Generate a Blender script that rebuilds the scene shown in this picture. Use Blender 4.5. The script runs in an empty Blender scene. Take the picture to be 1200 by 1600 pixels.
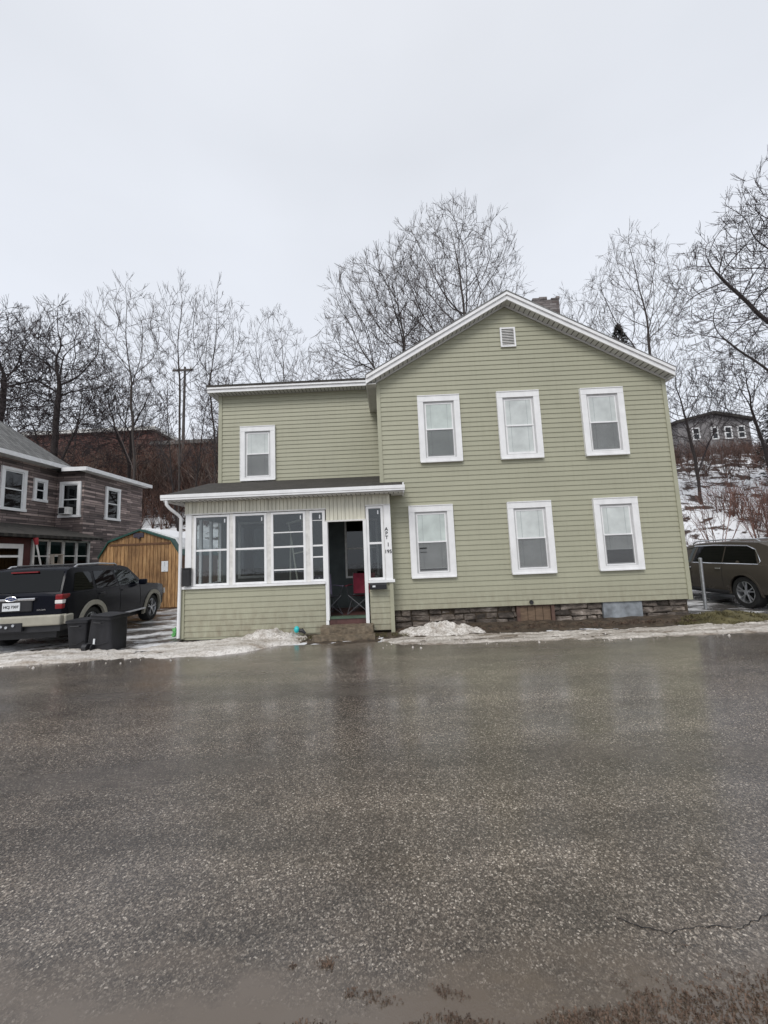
import bpy, bmesh, math, random
from mathutils import Vector, Matrix, noise
R = math.radians
sc = bpy.context.scene
COL = sc.collection
random.seed(7)

# ------------------------------------------------------------------ helpers
def tag(o, label=None, cat=None, group=None, kind=None):
    if label: o['label'] = label
    if cat: o['category'] = cat
    if group: o['group'] = group
    if kind: o['kind'] = kind
    return o

def empty(name, loc, label, cat, group=None, rz=0, rot=None):
    o = bpy.data.objects.new(name, None)
    COL.objects.link(o)
    o.empty_display_size = .2
    o.location = loc
    o.rotation_euler = rot if rot else (0, 0, rz)
    return tag(o, label, cat, group)

def pmat(o):
    m = Matrix.Identity(4)
    while o is not None:
        m = Matrix.LocRotScale(o.location, o.rotation_euler, o.scale) @ m
        o = o.parent
    return m

class MB:
    def __init__(s): s.v = []; s.f = []
    def add(s, vs, fs):
        n = len(s.v); s.v += [tuple(v) for v in vs]; s.f += [tuple(i + n for i in f) for f in fs]
        return s
    def box(s, x0, x1, y0, y1, z0, z1):
        return s.add([(x0,y0,z0),(x1,y0,z0),(x1,y1,z0),(x0,y1,z0),(x0,y0,z1),(x1,y0,z1),(x1,y1,z1),(x0,y1,z1)],
              [(0,3,2,1),(4,5,6,7),(0,1,5,4),(1,2,6,5),(2,3,7,6),(3,0,4,7)])
    def obox(s, c, size, m):
        a, b, d = [q / 2 for q in size]
        vs = [(x,y,z) for z in (-d,d) for x,y in ((-a,-b),(a,-b),(a,b),(-a,b))]
        m = m.to_3x3(); c = Vector(c)
        return s.add([c + m @ Vector(v) for v in vs], [(0,3,2,1),(4,5,6,7),(0,1,5,4),(1,2,6,5),(2,3,7,6),(3,0,4,7)])
    def bar(s, p, q, w, h=None):
        h = h or w; p = Vector(p); q = Vector(q); d = (q - p)
        up = Vector((0,0,1)) if abs(d.normalized().z) < .98 else Vector((0,1,0))
        x = d.cross(up).normalized(); z = x.cross(d).normalized()
        m = Matrix((x, d.normalized(), z)).transposed()
        return s.obox((p + q) / 2, (w, d.length, h), m)
    def quad(s, a, b, c, d): return s.add([a,b,c,d], [(0,1,2,3)])
    def prism(s, poly, axis, a0, a1):
        # poly: 2D points; axis 'y': poly is (x,z); 'x': poly is (y,z); 'z': (x,y)
        def P(u, w, a): return (u,a,w) if axis == 'y' else ((a,u,w) if axis == 'x' else (u,w,a))
        n = len(poly)
        return s.add([P(u,w,a0) for u,w in poly] + [P(u,w,a1) for u,w in poly],
              [tuple(range(n)), tuple(range(2*n-1, n-1, -1))] + [(i, n+i, n+(i+1)%n, (i+1)%n) for i in range(n)])
    def tube(s, pts, rad, k=6, cap=True):
        pts = [Vector(p) for p in pts]; n = len(pts); base = len(s.v)
        if not isinstance(rad, (list, tuple)): rad = [rad] * n
        prev = None
        for i, p in enumerate(pts):
            d = (pts[min(i+1,n-1)] - pts[max(i-1,0)]).normalized()
            if prev is None:
                a = Vector((0,0,1)) if abs(d.z) < .9 else Vector((1,0,0))
                u = d.cross(a).normalized()
            else:
                u = (prev - d * prev.dot(d)).normalized()
            prev = u; w = d.cross(u)
            for j in range(k):
                t = 2*math.pi*j/k
                s.v.append(tuple(p + (u*math.cos(t) + w*math.sin(t)) * rad[i]))
        for i in range(n-1):
            for j in range(k):
                a = base+i*k+j; b = base+i*k+(j+1)%k
                s.f.append((a, b, b+k, a+k))
        if cap:
            s.f.append(tuple(base+j for j in range(k-1,-1,-1))); s.f.append(tuple(base+(n-1)*k+j for j in range(k)))
        return s
    def cyl(s, p, q, r, k=16): return s.tube([p, q], r, k)
    def build(s, name, m, parent=None, smooth=False, world=True, bevel=0, seg=2, tagd=None):
        me = bpy.data.meshes.new(name)
        v = s.v
        if parent is not None and world:
            M = pmat(parent).inverted(); v = [tuple(M @ Vector(q)) for q in v]
        me.from_pydata(v, [], s.f); me.update()
        ob = bpy.data.objects.new(name, me); COL.objects.link(ob)
        if parent is not None: ob.parent = parent
        if m: me.materials.append(m)
        if smooth:
            me.polygons.foreach_set('use_smooth', [True]*len(me.polygons))
            try: me.set_sharp_from_angle(angle=R(smooth if smooth > 1 else 40))
            except Exception: pass
        if bevel:
            b = ob.modifiers.new('b', 'BEVEL'); b.width = bevel; b.segments = seg; b.limit_method = 'ANGLE'; b.angle_limit = R(35)
        return ob

def text(body, size, loc, rot, m, parent, name, ext=.002, sx=1):
    cu = bpy.data.curves.new(name, 'FONT'); cu.body = body; cu.size = size; cu.extrude = ext
    cu.align_x = 'CENTER'; cu.align_y = 'CENTER'; cu.offset = size*.018
    t = bpy.data.objects.new(name, cu); COL.objects.link(t)
    dg = bpy.context.evaluated_depsgraph_get(); dg.update()
    me = bpy.data.meshes.new_from_object(t.evaluated_get(dg))
    bpy.data.objects.remove(t)
    M = Matrix.LocRotScale(Vector(loc), rot, Vector((sx,1,1)))
    me.transform(M)
    if parent: me.transform(pmat(parent).inverted())
    me.materials.clear(); me.materials.append(m)
    o = bpy.data.objects.new(name, me); COL.objects.link(o); o.parent = parent
    return o
from mathutils import Euler

# ------------------------------------------------------------------ materials
def mat(name):
    m = bpy.data.materials.new(name); m.use_nodes = True
    nt = m.node_tree; nt.nodes.clear()
    out = nt.nodes.new('ShaderNodeOutputMaterial')
    b = nt.nodes.new('ShaderNodeBsdfPrincipled')
    nt.links.new(b.outputs[0], out.inputs[0])
    return m, nt, b, out
def N(nt, t, **k):
    n = nt.nodes.new(t)
    for a, v in k.items():
        if a.startswith('_'): setattr(n, a[1:], v)
        else: n.inputs[a].default_value = v
    return n
def L(nt, a, b): nt.links.new(a, b)
def coords(nt, scale=(1,1,1), kind='Object'):
    tc = nt.nodes.new('ShaderNodeTexCoord'); mp = nt.nodes.new('ShaderNodeMapping')
    mp.inputs['Scale'].default_value = scale
    L(nt, tc.outputs[kind], mp.inputs['Vector']); return mp.outputs[0]
def ramp(nt, fac, stops):
    r = nt.nodes.new('ShaderNodeValToRGB'); e = r.color_ramp.elements
    while len(e) < len(stops): e.new(.5)
    for i, (p, c) in enumerate(stops):
        e[i].position = p; e[i].color = (c, c, c, 1) if isinstance(c, (int, float)) else (*c, 1)
    L(nt, fac, r.inputs[0]); return r.outputs[0]
def noise_t(nt, vec, scale, detail=4, rough=.55):
    n = N(nt, 'ShaderNodeTexNoise', Scale=scale, Detail=detail, Roughness=rough)
    L(nt, vec, n.inputs['Vector']); return n.outputs['Fac']
def mix(nt, fac, a, b, mode='MIX'):
    m = nt.nodes.new('ShaderNodeMix'); m.data_type = 'RGBA'; m.blend_type = mode
    for s, v in ((0, fac), (6, a), (7, b)):
        if hasattr(v, 'links'): L(nt, v, m.inputs[s])
        elif isinstance(v, (int, float)): m.inputs[s].default_value = v if s == 0 else (v, v, v, 1)
        else: m.inputs[s].default_value = (*v, 1)
    return m.outputs[2]
def bump(nt, b, h, dist, strength=1.0):
    n = N(nt, 'ShaderNodeBump', Strength=strength, Distance=dist); L(nt, h, n.inputs['Height']); L(nt, n.outputs[0], b.inputs['Normal']); return n
def simple(name, c, rough=.6, var=.15, vs=6, metal=0, bmp=0, bs=40, coat=0, stretch=(1,1,1), spec=.5):
    m, nt, b, o = mat(name)
    v = coords(nt, stretch)
    f = noise_t(nt, v, vs)
    lo = tuple(max(0, x*(1-var*1.4)) for x in c); hi = tuple(min(1, x*(1+var)) for x in c)
    L(nt, ramp(nt, f, [(.25, lo), (.75, hi)]), b.inputs['Base Color'])
    b.inputs['Roughness'].default_value = rough; b.inputs['Metallic'].default_value = metal
    b.inputs['Specular IOR Level'].default_value = spec
    if coat: b.inputs['Coat Weight'].default_value = coat; b.inputs['Coat Roughness'].default_value = .04
    if bmp: bump(nt, b, noise_t(nt, v, bs), bmp)
    return m

# vinyl siding: sage green with weather streaks, grime near the bottom and faint vertical seams
def siding_mat(name, c):
    m, nt, b, o = mat(name)
    v = coords(nt)
    f1 = noise_t(nt, coords(nt, (.7,.7,2.0)), 1.2, 5)
    f2 = noise_t(nt, coords(nt, (6,6,.5)), 2.5, 5, .65)
    c1 = ramp(nt, f1, [(.25, tuple(x*.93 for x in c)), (.75, tuple(x*1.05 for x in c))])
    c2 = ramp(nt, f2, [(.2, (.80,.79,.76)), (.5, 1.0)])
    base = mix(nt, .45, c1, c2, 'MULTIPLY')
    f3 = noise_t(nt, coords(nt, (1,1,9)), 9, 3, .7)
    base = mix(nt, .25, base, ramp(nt, f3, [(.35, .84), (.6, 1.0)]), 'MULTIPLY')
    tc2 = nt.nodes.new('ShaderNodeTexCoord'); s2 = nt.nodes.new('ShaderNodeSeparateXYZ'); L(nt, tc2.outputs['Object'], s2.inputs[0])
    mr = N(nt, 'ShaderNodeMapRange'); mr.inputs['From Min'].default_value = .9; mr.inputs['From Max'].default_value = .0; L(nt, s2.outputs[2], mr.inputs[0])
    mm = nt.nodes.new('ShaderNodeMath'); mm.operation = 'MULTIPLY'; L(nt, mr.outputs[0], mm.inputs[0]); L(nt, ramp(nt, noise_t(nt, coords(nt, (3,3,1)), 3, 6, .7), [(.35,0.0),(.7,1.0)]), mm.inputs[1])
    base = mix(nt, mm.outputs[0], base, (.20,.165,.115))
    L(nt, base, b.inputs['Base Color'])
    b.inputs['Roughness'].default_value = .55
    bump(nt, b, noise_t(nt, coords(nt, (3,3,40)), 12), .0012)
    return m
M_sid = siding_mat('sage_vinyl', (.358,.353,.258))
M_corner = simple('sage_trim', (.365,.36,.262), .5, .08, 3)
M_panel = simple('cream_panel', (.66,.64,.53), .55, .14, 4, stretch=(3,3,.4))
M_white = simple('white_trim', (.80,.80,.80), .45, .07, 7, stretch=(1,1,.5))
M_whitew = simple('weathered_white', (.70,.69,.66), .6, .16, 9)
M_soffit = simple('soffit_vinyl', (.62,.62,.60), .6, .08, 5)
M_soffd = simple('soffit_slot', (.10,.10,.09), .8, .1)
M_sash = simple('white_sash', (.74,.75,.75), .4, .06, 9)
M_frameshade = simple('white_frame_shade', (.50,.50,.50), .5, .1, 9)  # white frame greyed: shade line between trim and sash put into the colour
M_blind = simple('blind_slat', (.66,.665,.655), .6, .20, 2.4)
M_blindgreen = simple('blind_slat_green', (.60,.635,.61), .6, .20, 2.4)
M_screen = None
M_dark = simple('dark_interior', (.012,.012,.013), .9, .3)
M_black = simple('black_plastic', (.018,.018,.021), .5, .35, 5, bmp=.001)
M_binblack = simple('bin_plastic', (.013,.013,.016), .6, .5, 3, bmp=.004, bs=6, stretch=(2,2,.6))
M_rubber = simple('tyre_rubber', (.02,.02,.02), .8, .3, 20)
M_steel = simple('galvanised_steel', (.45,.46,.47), .42, .2, 20, metal=.8)
M_chrome = simple('chrome', (.75,.76,.78), .15, .03, 5, metal=1)
M_alloy = simple('alloy', (.55,.56,.58), .3, .1, 9, metal=.8)
M_red = simple('red_fabric', (.16,.010,.028), .85, .2, 12)
M_lilac = simple('lilac_fabric', (.20,.17,.25), .85, .2, 12)
M_teal = simple('teal_plastic', (.03,.48,.50), .35, .1)
M_lime = simple('lime_plastic', (.12,.42,.12), .4, .2, 30)
M_paper = simple('white_sign', (.68,.70,.72), .5, .08, 12)
M_tan = simple('tan_cladding', (.36,.34,.28), .5, .12, 5)
M_porchdark = simple('porch_inner_shade', (.085,.10,.10), .7, .25, 3)  # dark tone puts the porch interior's shade into the wall and ceiling colour
M_porchfloor = simple('porch_floor', (.10,.045,.04), .5, .3, 8)
M_olive = simple('threshold_green', (.07,.11,.075), .5, .25, 8)
M_snowroof = None

def shingle_mat(name, c):
    m, nt, b, o = mat(name)
    v = coords(nt)
    br = N(nt, 'ShaderNodeTexBrick', Scale=1.0); br.inputs['Brick Width'].default_value = .3; br.inputs['Row Height'].default_value = .13
    br.inputs['Mortar Size'].default_value = .006; br.offset = .5
    br.inputs['Color1'].default_value = (*[x*.75 for x in c],1); br.inputs['Color2'].default_value = (*[x*1.2 for x in c],1)
    br.inputs['Mortar'].default_value = (*[x*.35 for x in c],1)
    L(nt, v, br.inputs['Vector'])
    f = noise_t(nt, v, 3, 6, .7)
    g = noise_t(nt, v, 160, 2)
    base = mix(nt, .5, br.outputs[0], ramp(nt, f, [(.3, .35), (.65, 1.25)]), 'MULTIPLY')
    base = mix(nt, .6, base, ramp(nt, g, [(.35, .5), (.65, 1.4)]), 'MULTIPLY')
    L(nt, base, b.inputs['Base Color']); b.inputs['Roughness'].default_value = .85
    bump(nt, b, br.outputs['Fac'], .006)
    return m
M_shingle = shingle_mat('asphalt_shingle', (.045,.04,.034))
M_shingleg = shingle_mat('grey_shingle', (.17,.17,.165))

def island(m, lo, hi):
    nt = m.node_tree; b = [n for n in nt.nodes if n.type == 'BSDF_PRINCIPLED'][0]
    ge = nt.nodes.new('ShaderNodeNewGeometry'); src = b.inputs['Base Color'].links[0].from_socket
    L(nt, mix(nt, 1.0, src, ramp(nt, ge.outputs['Random Per Island'], [(0, lo), (1, hi)]), 'MULTIPLY'), b.inputs['Base Color'])
def glass_mat(name, tint=(1,1,1), refl=1.0, base=.04, wav=.15):
    m = bpy.data.materials.new(name); m.use_nodes = True; nt = m.node_tree; nt.nodes.clear()
    out = nt.nodes.new('ShaderNodeOutputMaterial')
    tr = N(nt, 'ShaderNodeBsdfTransparent'); tr.inputs[0].default_value = (*tint,1)
    gl = N(nt, 'ShaderNodeBsdfGlossy', Roughness=.015); gl.inputs[0].default_value = (.95,.98,1,1)
    lw = N(nt, 'ShaderNodeLayerWeight', Blend=.5); fr = nt.nodes.new('ShaderNodeMath'); fr.operation = 'POWER'; fr.inputs[1].default_value = 5; L(nt, lw.outputs['Facing'], fr.inputs[0])
    ad = nt.nodes.new('ShaderNodeMath'); ad.operation = 'MULTIPLY_ADD'; ad.inputs[1].default_value = refl; ad.inputs[2].default_value = base
    L(nt, fr.outputs[0], ad.inputs[0])
    bp = N(nt, 'ShaderNodeBump', Strength=wav, Distance=.004); L(nt, noise_t(nt, coords(nt), 2.2, 1), bp.inputs['Height']); L(nt, bp.outputs[0], gl.inputs['Normal'])
    mx = nt.nodes.new('ShaderNodeMixShader'); L(nt, ad.outputs[0], mx.inputs[0]); L(nt, tr.outputs[0], mx.inputs[1]); L(nt, gl.outputs[0], mx.inputs[2])
    L(nt, mx.outputs[0], out.inputs[0]); return m
M_glass = glass_mat('window_glass', (.95,.97,.96), .95, .07)
M_pglass = glass_mat('porch_glass', (.66,.69,.69), .9, .065)
M_carglass = glass_mat('car_glass', (.06,.07,.07), .8, .03, .02)
M_carglassc = glass_mat('car_glass_clear', (.45,.55,.52), .8, .04, .02)

m, nt, b, out = mat('insect_screen')
tr = N(nt, 'ShaderNodeBsdfTransparent'); mx = nt.nodes.new('ShaderNodeMixShader'); mx.inputs[0].default_value = .55
b.inputs['Base Color'].default_value = (.14,.145,.15,1); b.inputs['Roughness'].default_value = .8
L(nt, tr.outputs[0], mx.inputs[1]); L(nt, b.outputs[0], mx.inputs[2]); L(nt, mx.outputs[0], out.inputs[0])
M_screen = m

def paint(name, c, dirt=.3):
    m, nt, b, o = mat(name)
    tc = nt.nodes.new('ShaderNodeTexCoord'); sp = nt.nodes.new('ShaderNodeSeparateXYZ'); L(nt, tc.outputs['Object'], sp.inputs[0])
    f = noise_t(nt, coords(nt), 5, 5, .7)
    mr = N(nt, 'ShaderNodeMapRange'); mr.inputs['From Min'].default_value = .95; mr.inputs['From Max'].default_value = .3
    L(nt, sp.outputs[2], mr.inputs[0])
    mu = nt.nodes.new('ShaderNodeMath'); mu.operation = 'MULTIPLY'; L(nt, mr.outputs[0], mu.inputs[0]); L(nt, ramp(nt, f, [(.3,.15),(.7,1.0)]), mu.inputs[1])
    mu2 = nt.nodes.new('ShaderNodeMath'); mu2.operation = 'MULTIPLY'; mu2.inputs[1].default_value = dirt; L(nt, mu.outputs[0], mu2.inputs[0])
    L(nt, mix(nt, mu2.outputs[0], c, (.16,.14,.12)), b.inputs['Base Color'])
    L(nt, ramp(nt, mu2.outputs[0], [(0,.22),(.5,.55)]), b.inputs['Roughness'])
    b.inputs['Coat Weight'].default_value = .05; b.inputs['Coat Roughness'].default_value = .06; b.inputs['Specular IOR Level'].default_value = .14
    return m
M_blackpaint = paint('black_paint', (.004,.005,.010), .05)
M_brownpaint = paint('bronze_paint', (.095,.082,.068), .14)
M_brownpaint.node_tree.nodes['Principled BSDF'].inputs['Metallic'].default_value = .35

# snow
def snow_mat(name, dirt, lo=.42, hi=.6, scale=2.2, str_=(1,1,1), white=(.80,.81,.83), brown=(.16,.125,.095)):
    m, nt, b, o = mat(name)
    v = coords(nt, str_)
    f = noise_t(nt, v, scale, 8, .68)
    g = noise_t(nt, coords(nt), 26, 5, .75)
    a = ramp(nt, f, [(lo, brown), (hi, white)])
    a = mix(nt, dirt, a, ramp(nt, g, [(.36, (.22,.18,.14)), (.56, (1,1,1))]), 'MULTIPLY')
    L(nt, a, b.inputs['Base Color']); b.inputs['Roughness'].default_value = .6
    b.inputs['Specular IOR Level'].default_value = .35
    h = mix(nt, .5, noise_t(nt, coords(nt), 14, 6, .7), noise_t(nt, coords(nt), 60, 3, .6))
    bump(nt, b, h, .03, .9)
    return m
M_snow = snow_mat('dirty_snow', .55, .34, .56, 1.1, (.8,4.0,1), white=(.74,.71,.67), brown=(.33,.28,.225))
M_slush = snow_mat('brown_slush', .6, .36, .62, 1.3, (.6,4.5,1), white=(.70,.66,.61), brown=(.22,.18,.14))
M_snowpile = snow_mat('snow_pile', .7, .3, .55, 5, (1,1,1), white=(.72,.69,.65), brown=(.30,.25,.20))
M_snowroof = snow_mat('roof_snow', .05, .2, .3, 2, white=(.84,.85,.87), brown=(.7,.7,.72))

# asphalt: wet, with aggregate, water film and puddles
m, nt, b, o = mat('wet_asphalt'); M_road = m
v = coords(nt)
vo = N(nt, 'ShaderNodeTexVoronoi', Scale=125.0); L(nt, v, vo.inputs['Vector'])
vo2 = N(nt, 'ShaderNodeTexVoronoi', Scale=230.0); L(nt, v, vo2.inputs['Vector'])
sepc = nt.nodes.new('ShaderNodeSeparateColor'); L(nt, vo.outputs['Color'], sepc.inputs[0])
sepc2 = nt.nodes.new('ShaderNodeSeparateColor'); L(nt, vo2.outputs['Color'], sepc2.inputs[0])
st = ramp(nt, sepc.outputs[0], [(0,(.052,.044,.038)),(.45,(.086,.074,.063)),(.78,(.15,.132,.113)),(.94,(.23,.21,.185)),(1,(.38,.355,.32))])
st2 = ramp(nt, sepc2.outputs[1], [(0,.55),(.7,1.0),(1,1.9)])
big = noise_t(nt, coords(nt, (.35,.7,1)), .9, 5, .6)
base = mix(nt, 1.0, st, st2, 'MULTIPLY')
base = mix(nt, .8, base, ramp(nt, big, [(.3,(.60,.555,.51)),(.7,(1.3,1.22,1.14))]), 'MULTIPLY')
trk = noise_t(nt, coords(nt, (.06,1.1,1)), 1.6, 3, .5)
base = mix(nt, .7, base, ramp(nt, trk, [(.35,.72),(.62,1.22)]), 'MULTIPLY')
blot = noise_t(nt, coords(nt, (.8,1.5,1)), 2.6, 7, .7)
base = mix(nt, .6, base, ramp(nt, blot, [(.38,.62),(.5,1.0),(.7,1.3)]), 'MULTIPLY')
# silt washed over the near edge and puddle silt
sp = nt.nodes.new('ShaderNodeSeparateXYZ'); L(nt, v, sp.inputs[0])
edge = N(nt, 'ShaderNodeMapRange'); edge.inputs['From Min'].default_value = 1.95; edge.inputs['From Max'].default_value = 1.35; L(nt, sp.outputs[1], edge.inputs[0])
en = nt.nodes.new('ShaderNodeMath'); en.operation = 'ADD'; L(nt, edge.outputs[0], en.inputs[0])
L(nt, ramp(nt, noise_t(nt, coords(nt, (1,2,1)), 2.5, 6, .65), [(.3,-.0),(.7,.5)]), en.inputs[1])
silt = ramp(nt, en.outputs[0], [(.50,0.0),(.95,1.0)])
base = mix(nt, silt, base, (.115,.090,.068))
L(nt, base, b.inputs['Base Color'])
film = mix(nt, .4, noise_t(nt, coords(nt, (.30,.55,1)), 1.0, 6, .62), trk)
pud = ramp(nt, film, [(.40,0.0),(.62,1.0)])
pe = nt.nodes.new('ShaderNodeMath'); pe.operation = 'MAXIMUM'; L(nt, pud, pe.inputs[0]); L(nt, silt, pe.inputs[1])
L(nt, ramp(nt, pe.outputs[0], [(0,.30),(1,.13)]), b.inputs['Roughness'])
b.inputs['Specular IOR Level'].default_value = .5
hh = mix(nt, .5, vo.outputs['Distance'], vo2.outputs['Distance'])
bm = N(nt, 'ShaderNodeBump', Distance=.0035); L(nt, hh, bm.inputs['Height'])
L(nt, ramp(nt, pe.outputs[0], [(0,.42),(1,.12)]), bm.inputs['Strength']); L(nt, bm.outputs[0], b.inputs['Normal'])
L(nt, ramp(nt, noise_t(nt, coords(nt, (.5,.9,1)), 1.3, 6, .62), [(.30,.25),(.60,.85)]), b.inputs['Coat Weight'])
L(nt, ramp(nt, pe.outputs[0], [(0,.27),(1,.09)]), b.inputs['Coat Roughness']); b.inputs['Coat IOR'].default_value = 1.45
cbm = N(nt, 'ShaderNodeBump', Distance=.003, Strength=.25); L(nt, noise_t(nt, coords(nt), 22, 3, .6), cbm.inputs['Height']); L(nt, cbm.outputs[0], b.inputs['Coat Normal'])

# hill ground: snow patches over leaf litter, more litter higher up
m, nt, b, o = mat('hill_ground'); M_hill = m
v = coords(nt); sp = nt.nodes.new('ShaderNodeSeparateXYZ'); L(nt, v, sp.inputs[0])
f = noise_t(nt, coords(nt, (1,1,1.6)), .9, 10, .72)
mr = N(nt, 'ShaderNodeMapRange'); mr.inputs['From Min'].default_value = 6.0; mr.inputs['From Max'].default_value = 9.5; mr.inputs['To Max'].default_value = -.06; mr.inputs['To Min'].default_value = .015
L(nt, sp.outputs[2], mr.inputs[0])
ad = nt.nodes.new('ShaderNodeMath'); ad.operation = 'ADD'; L(nt, f, ad.inputs[0]); L(nt, mr.outputs[0], ad.inputs[1])
mask = ramp(nt, ad.outputs[0], [(.46,0.0),(.50,1.0)])
lit = ramp(nt, noise_t(nt, v, 9, 6, .7), [(.3,(.018,.012,.010)),(.7,(.085,.052,.040))])
L(nt, mix(nt, mask, lit, (.78,.79,.81)), b.inputs['Base Color']); b.inputs['Roughness'].default_value = .85
bump(nt, b, noise_t(nt, v, 6, 8, .7), .08)

# driveway: wet dark gravel and packed icy snow
m, nt, b, o = mat('driveway_slush'); M_drive = m
f = noise_t(nt, coords(nt, (1.0,2.2,1)), .8, 9, .66)
mask = ramp(nt, f, [(.47,0.0),(.56,1.0)])
dk = ramp(nt, noise_t(nt, coords(nt), 30, 6, .7), [(.3,(.03,.027,.025)),(.7,(.13,.12,.11))])
wh = ramp(nt, noise_t(nt, coords(nt), 7, 7, .7), [(.3,(.40,.38,.36)),(.6,(.76,.77,.79))])
L(nt, mix(nt, mask, dk, wh), b.inputs['Base Color'])
L(nt, ramp(nt, mask, [(0,.25),(1,.6)]), b.inputs['Roughness'])
bump(nt, b, mix(nt, .5, f, noise_t(nt, coords(nt), 22, 5, .7)), .04)
# verge: litter and dead grass earth
M_earth = None
m, nt, b, o = mat('verge_earth'); M_earth = m
f = noise_t(nt, coords(nt), 7, 8, .75)
L(nt, ramp(nt, f, [(.3,(.018,.014,.010)),(.5,(.07,.05,.033)),(.72,(.17,.13,.085))]), b.inputs['Base Color']); b.inputs['Roughness'].default_value = .7
bump(nt, b, noise_t(nt, coords(nt), 45, 6, .8), .03)

# field stone
m, nt, b, o = mat('field_stone'); M_stone = m
f = noise_t(nt, coords(nt, (1,1,2.5)), 3.5, 7, .7)
L(nt, ramp(nt, f, [(.30,(.035,.03,.026)),(.46,(.10,.085,.073)),(.58,(.22,.19,.165)),(.70,(.42,.39,.36))]), b.inputs['Base Color']); b.inputs['Roughness'].default_value = .75
bump(nt, b, noise_t(nt, coords(nt), 14, 8, .8), .06)
M_concrete = simple('blue_grey_block', (.24,.26,.28), .8, .4, 5, bmp=.004, bs=50)
M_step = simple('brown_concrete_step', (.16,.125,.085), .6, .45, 14, bmp=.012, bs=30)
M_ply = simple('weathered_board', (.17,.115,.075), .8, .3, 6, stretch=(1,1,5))
M_redwood = simple('old_dark_frame', (.11,.065,.05), .8, .3, 10)

# brick
def brick_mat(name, c1, c2, mo, w, h, ms, vec='xz', rough=.85, bd=.006):
    m, nt, b, o = mat(name)
    tc = nt.nodes.new('ShaderNodeTexCoord'); sp = nt.nodes.new('ShaderNodeSeparateXYZ'); L(nt, tc.outputs['Object'], sp.inputs[0])
    cb = nt.nodes.new('ShaderNodeCombineXYZ')
    ad = nt.nodes.new('ShaderNodeMath'); ad.operation = 'ADD'; L(nt, sp.outputs[0], ad.inputs[0]); L(nt, sp.outputs[1], ad.inputs[1])
    L(nt, ad.outputs[0], cb.inputs[0]); L(nt, sp.outputs[2], cb.inputs[1])
    br = N(nt, 'ShaderNodeTexBrick', Scale=1.0); br.inputs['Brick Width'].default_value = w; br.inputs['Row Height'].default_value = h
    br.inputs['Mortar Size'].default_value = ms; br.inputs['Color1'].default_value = (*c1,1); br.inputs['Color2'].default_value = (*c2,1); br.inputs['Mortar'].default_value = (*mo,1)
    br.offset = .37; br.offset_frequency = 2; br.squash = 1.3; br.squash_frequency = 3
    L(nt, cb.outputs[0], br.inputs['Vector'])
    return m, nt, b, br, cb
m, nt, b, br, cb = brick_mat('strip_stone_siding', (.065,.050,.046), (.44,.37,.34), (.02,.016,.016), .74, .095, .008)
br2 = N(nt, 'ShaderNodeTexBrick', Scale=1.0); br2.inputs['Brick Width'].default_value = .55; br2.inputs['Row Height'].default_value = .095
br2.inputs['Color1'].default_value = (.45,.40,.41,1); br2.inputs['Color2'].default_value = (1.5,1.38,1.35,1); br2.inputs['Mortar Size'].default_value = 0; br2.offset = .71; br2.offset_frequency = 3
L(nt, cb.outputs[0], br2.inputs['Vector'])
base = mix(nt, .9, br.outputs[0], br2.outputs[0], 'MULTIPLY')
base = mix(nt, .22, base, ramp(nt, noise_t(nt, coords(nt, (1,1,3)), 3, 5), [(.3,(.09,.075,.075)),(.7,(.20,.165,.165))]))
L(nt, base, b.inputs['Base Color']); b.inputs['Roughness'].default_value = .75; bump(nt, b, br.outputs['Fac'], .012).invert = True
M_strip = m
m, nt, b, br, cb = brick_mat('red_brick', (.10,.033,.027), (.16,.052,.040), (.20,.15,.13), .22, .075, .008)
base = mix(nt, .6, br.outputs[0], ramp(nt, noise_t(nt, coords(nt), .4, 4), [(.3,.55),(.7,1.2)]), 'MULTIPLY')
L(nt, base, b.inputs['Base Color']); b.inputs['Roughness'].default_value = .9
M_brick = m
m, nt, b, br, cb = brick_mat('chimney_brick', (.12,.095,.09), (.27,.245,.24), (.13,.12,.115), .21, .072, .008)
base = mix(nt, .6, br.outputs[0], ramp(nt, noise_t(nt, coords(nt), 6, 5), [(.3,.45),(.7,1.3)]), 'MULTIPLY')
L(nt, base, b.inputs['Base Color']); b.inputs['Roughness'].default_value = .9; bump(nt, b, br.outputs['Fac'], .01).invert = True
M_chim = m
M_redwall = simple('maroon_wall', (.075,.018,.017), .6, .2, 6)
M_greyclap = simple('grey_clapboard', (.20,.19,.19), .8, .15, 5, stretch=(1,1,10))
M_darkwin = glass_mat('dark_window', (.12,.13,.14), .8, .06)

# shed boards
m, nt, b, o = mat('stained_board'); M_board = m
f = noise_t(nt, coords(nt, (9,9,.7)), 3.0, 6, .65)
g = noise_t(nt, coords(nt, (2,2,.8)), 1.6, 6, .7)
base = ramp(nt, f, [(.28,(.17,.08,.032)),(.5,(.38,.215,.09)),(.72,(.52,.34,.17))])
base = mix(nt, .75, base, ramp(nt, g, [(.34,(.30,.24,.20)),(.58,(1,1,1))]), 'MULTIPLY')
L(nt, base, b.inputs['Base Color']); b.inputs['Roughness'].default_value = .7; bump(nt, b, f, .004)
M_greentrim = simple('green_trim', (.012,.065,.05), .5, .3, 8)
M_brownband = simple('brown_band', (.12,.055,.025), .7, .3, 10)
M_plaque = simple('dark_plaque', (.05,.04,.06), .6, .3, 25)

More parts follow.
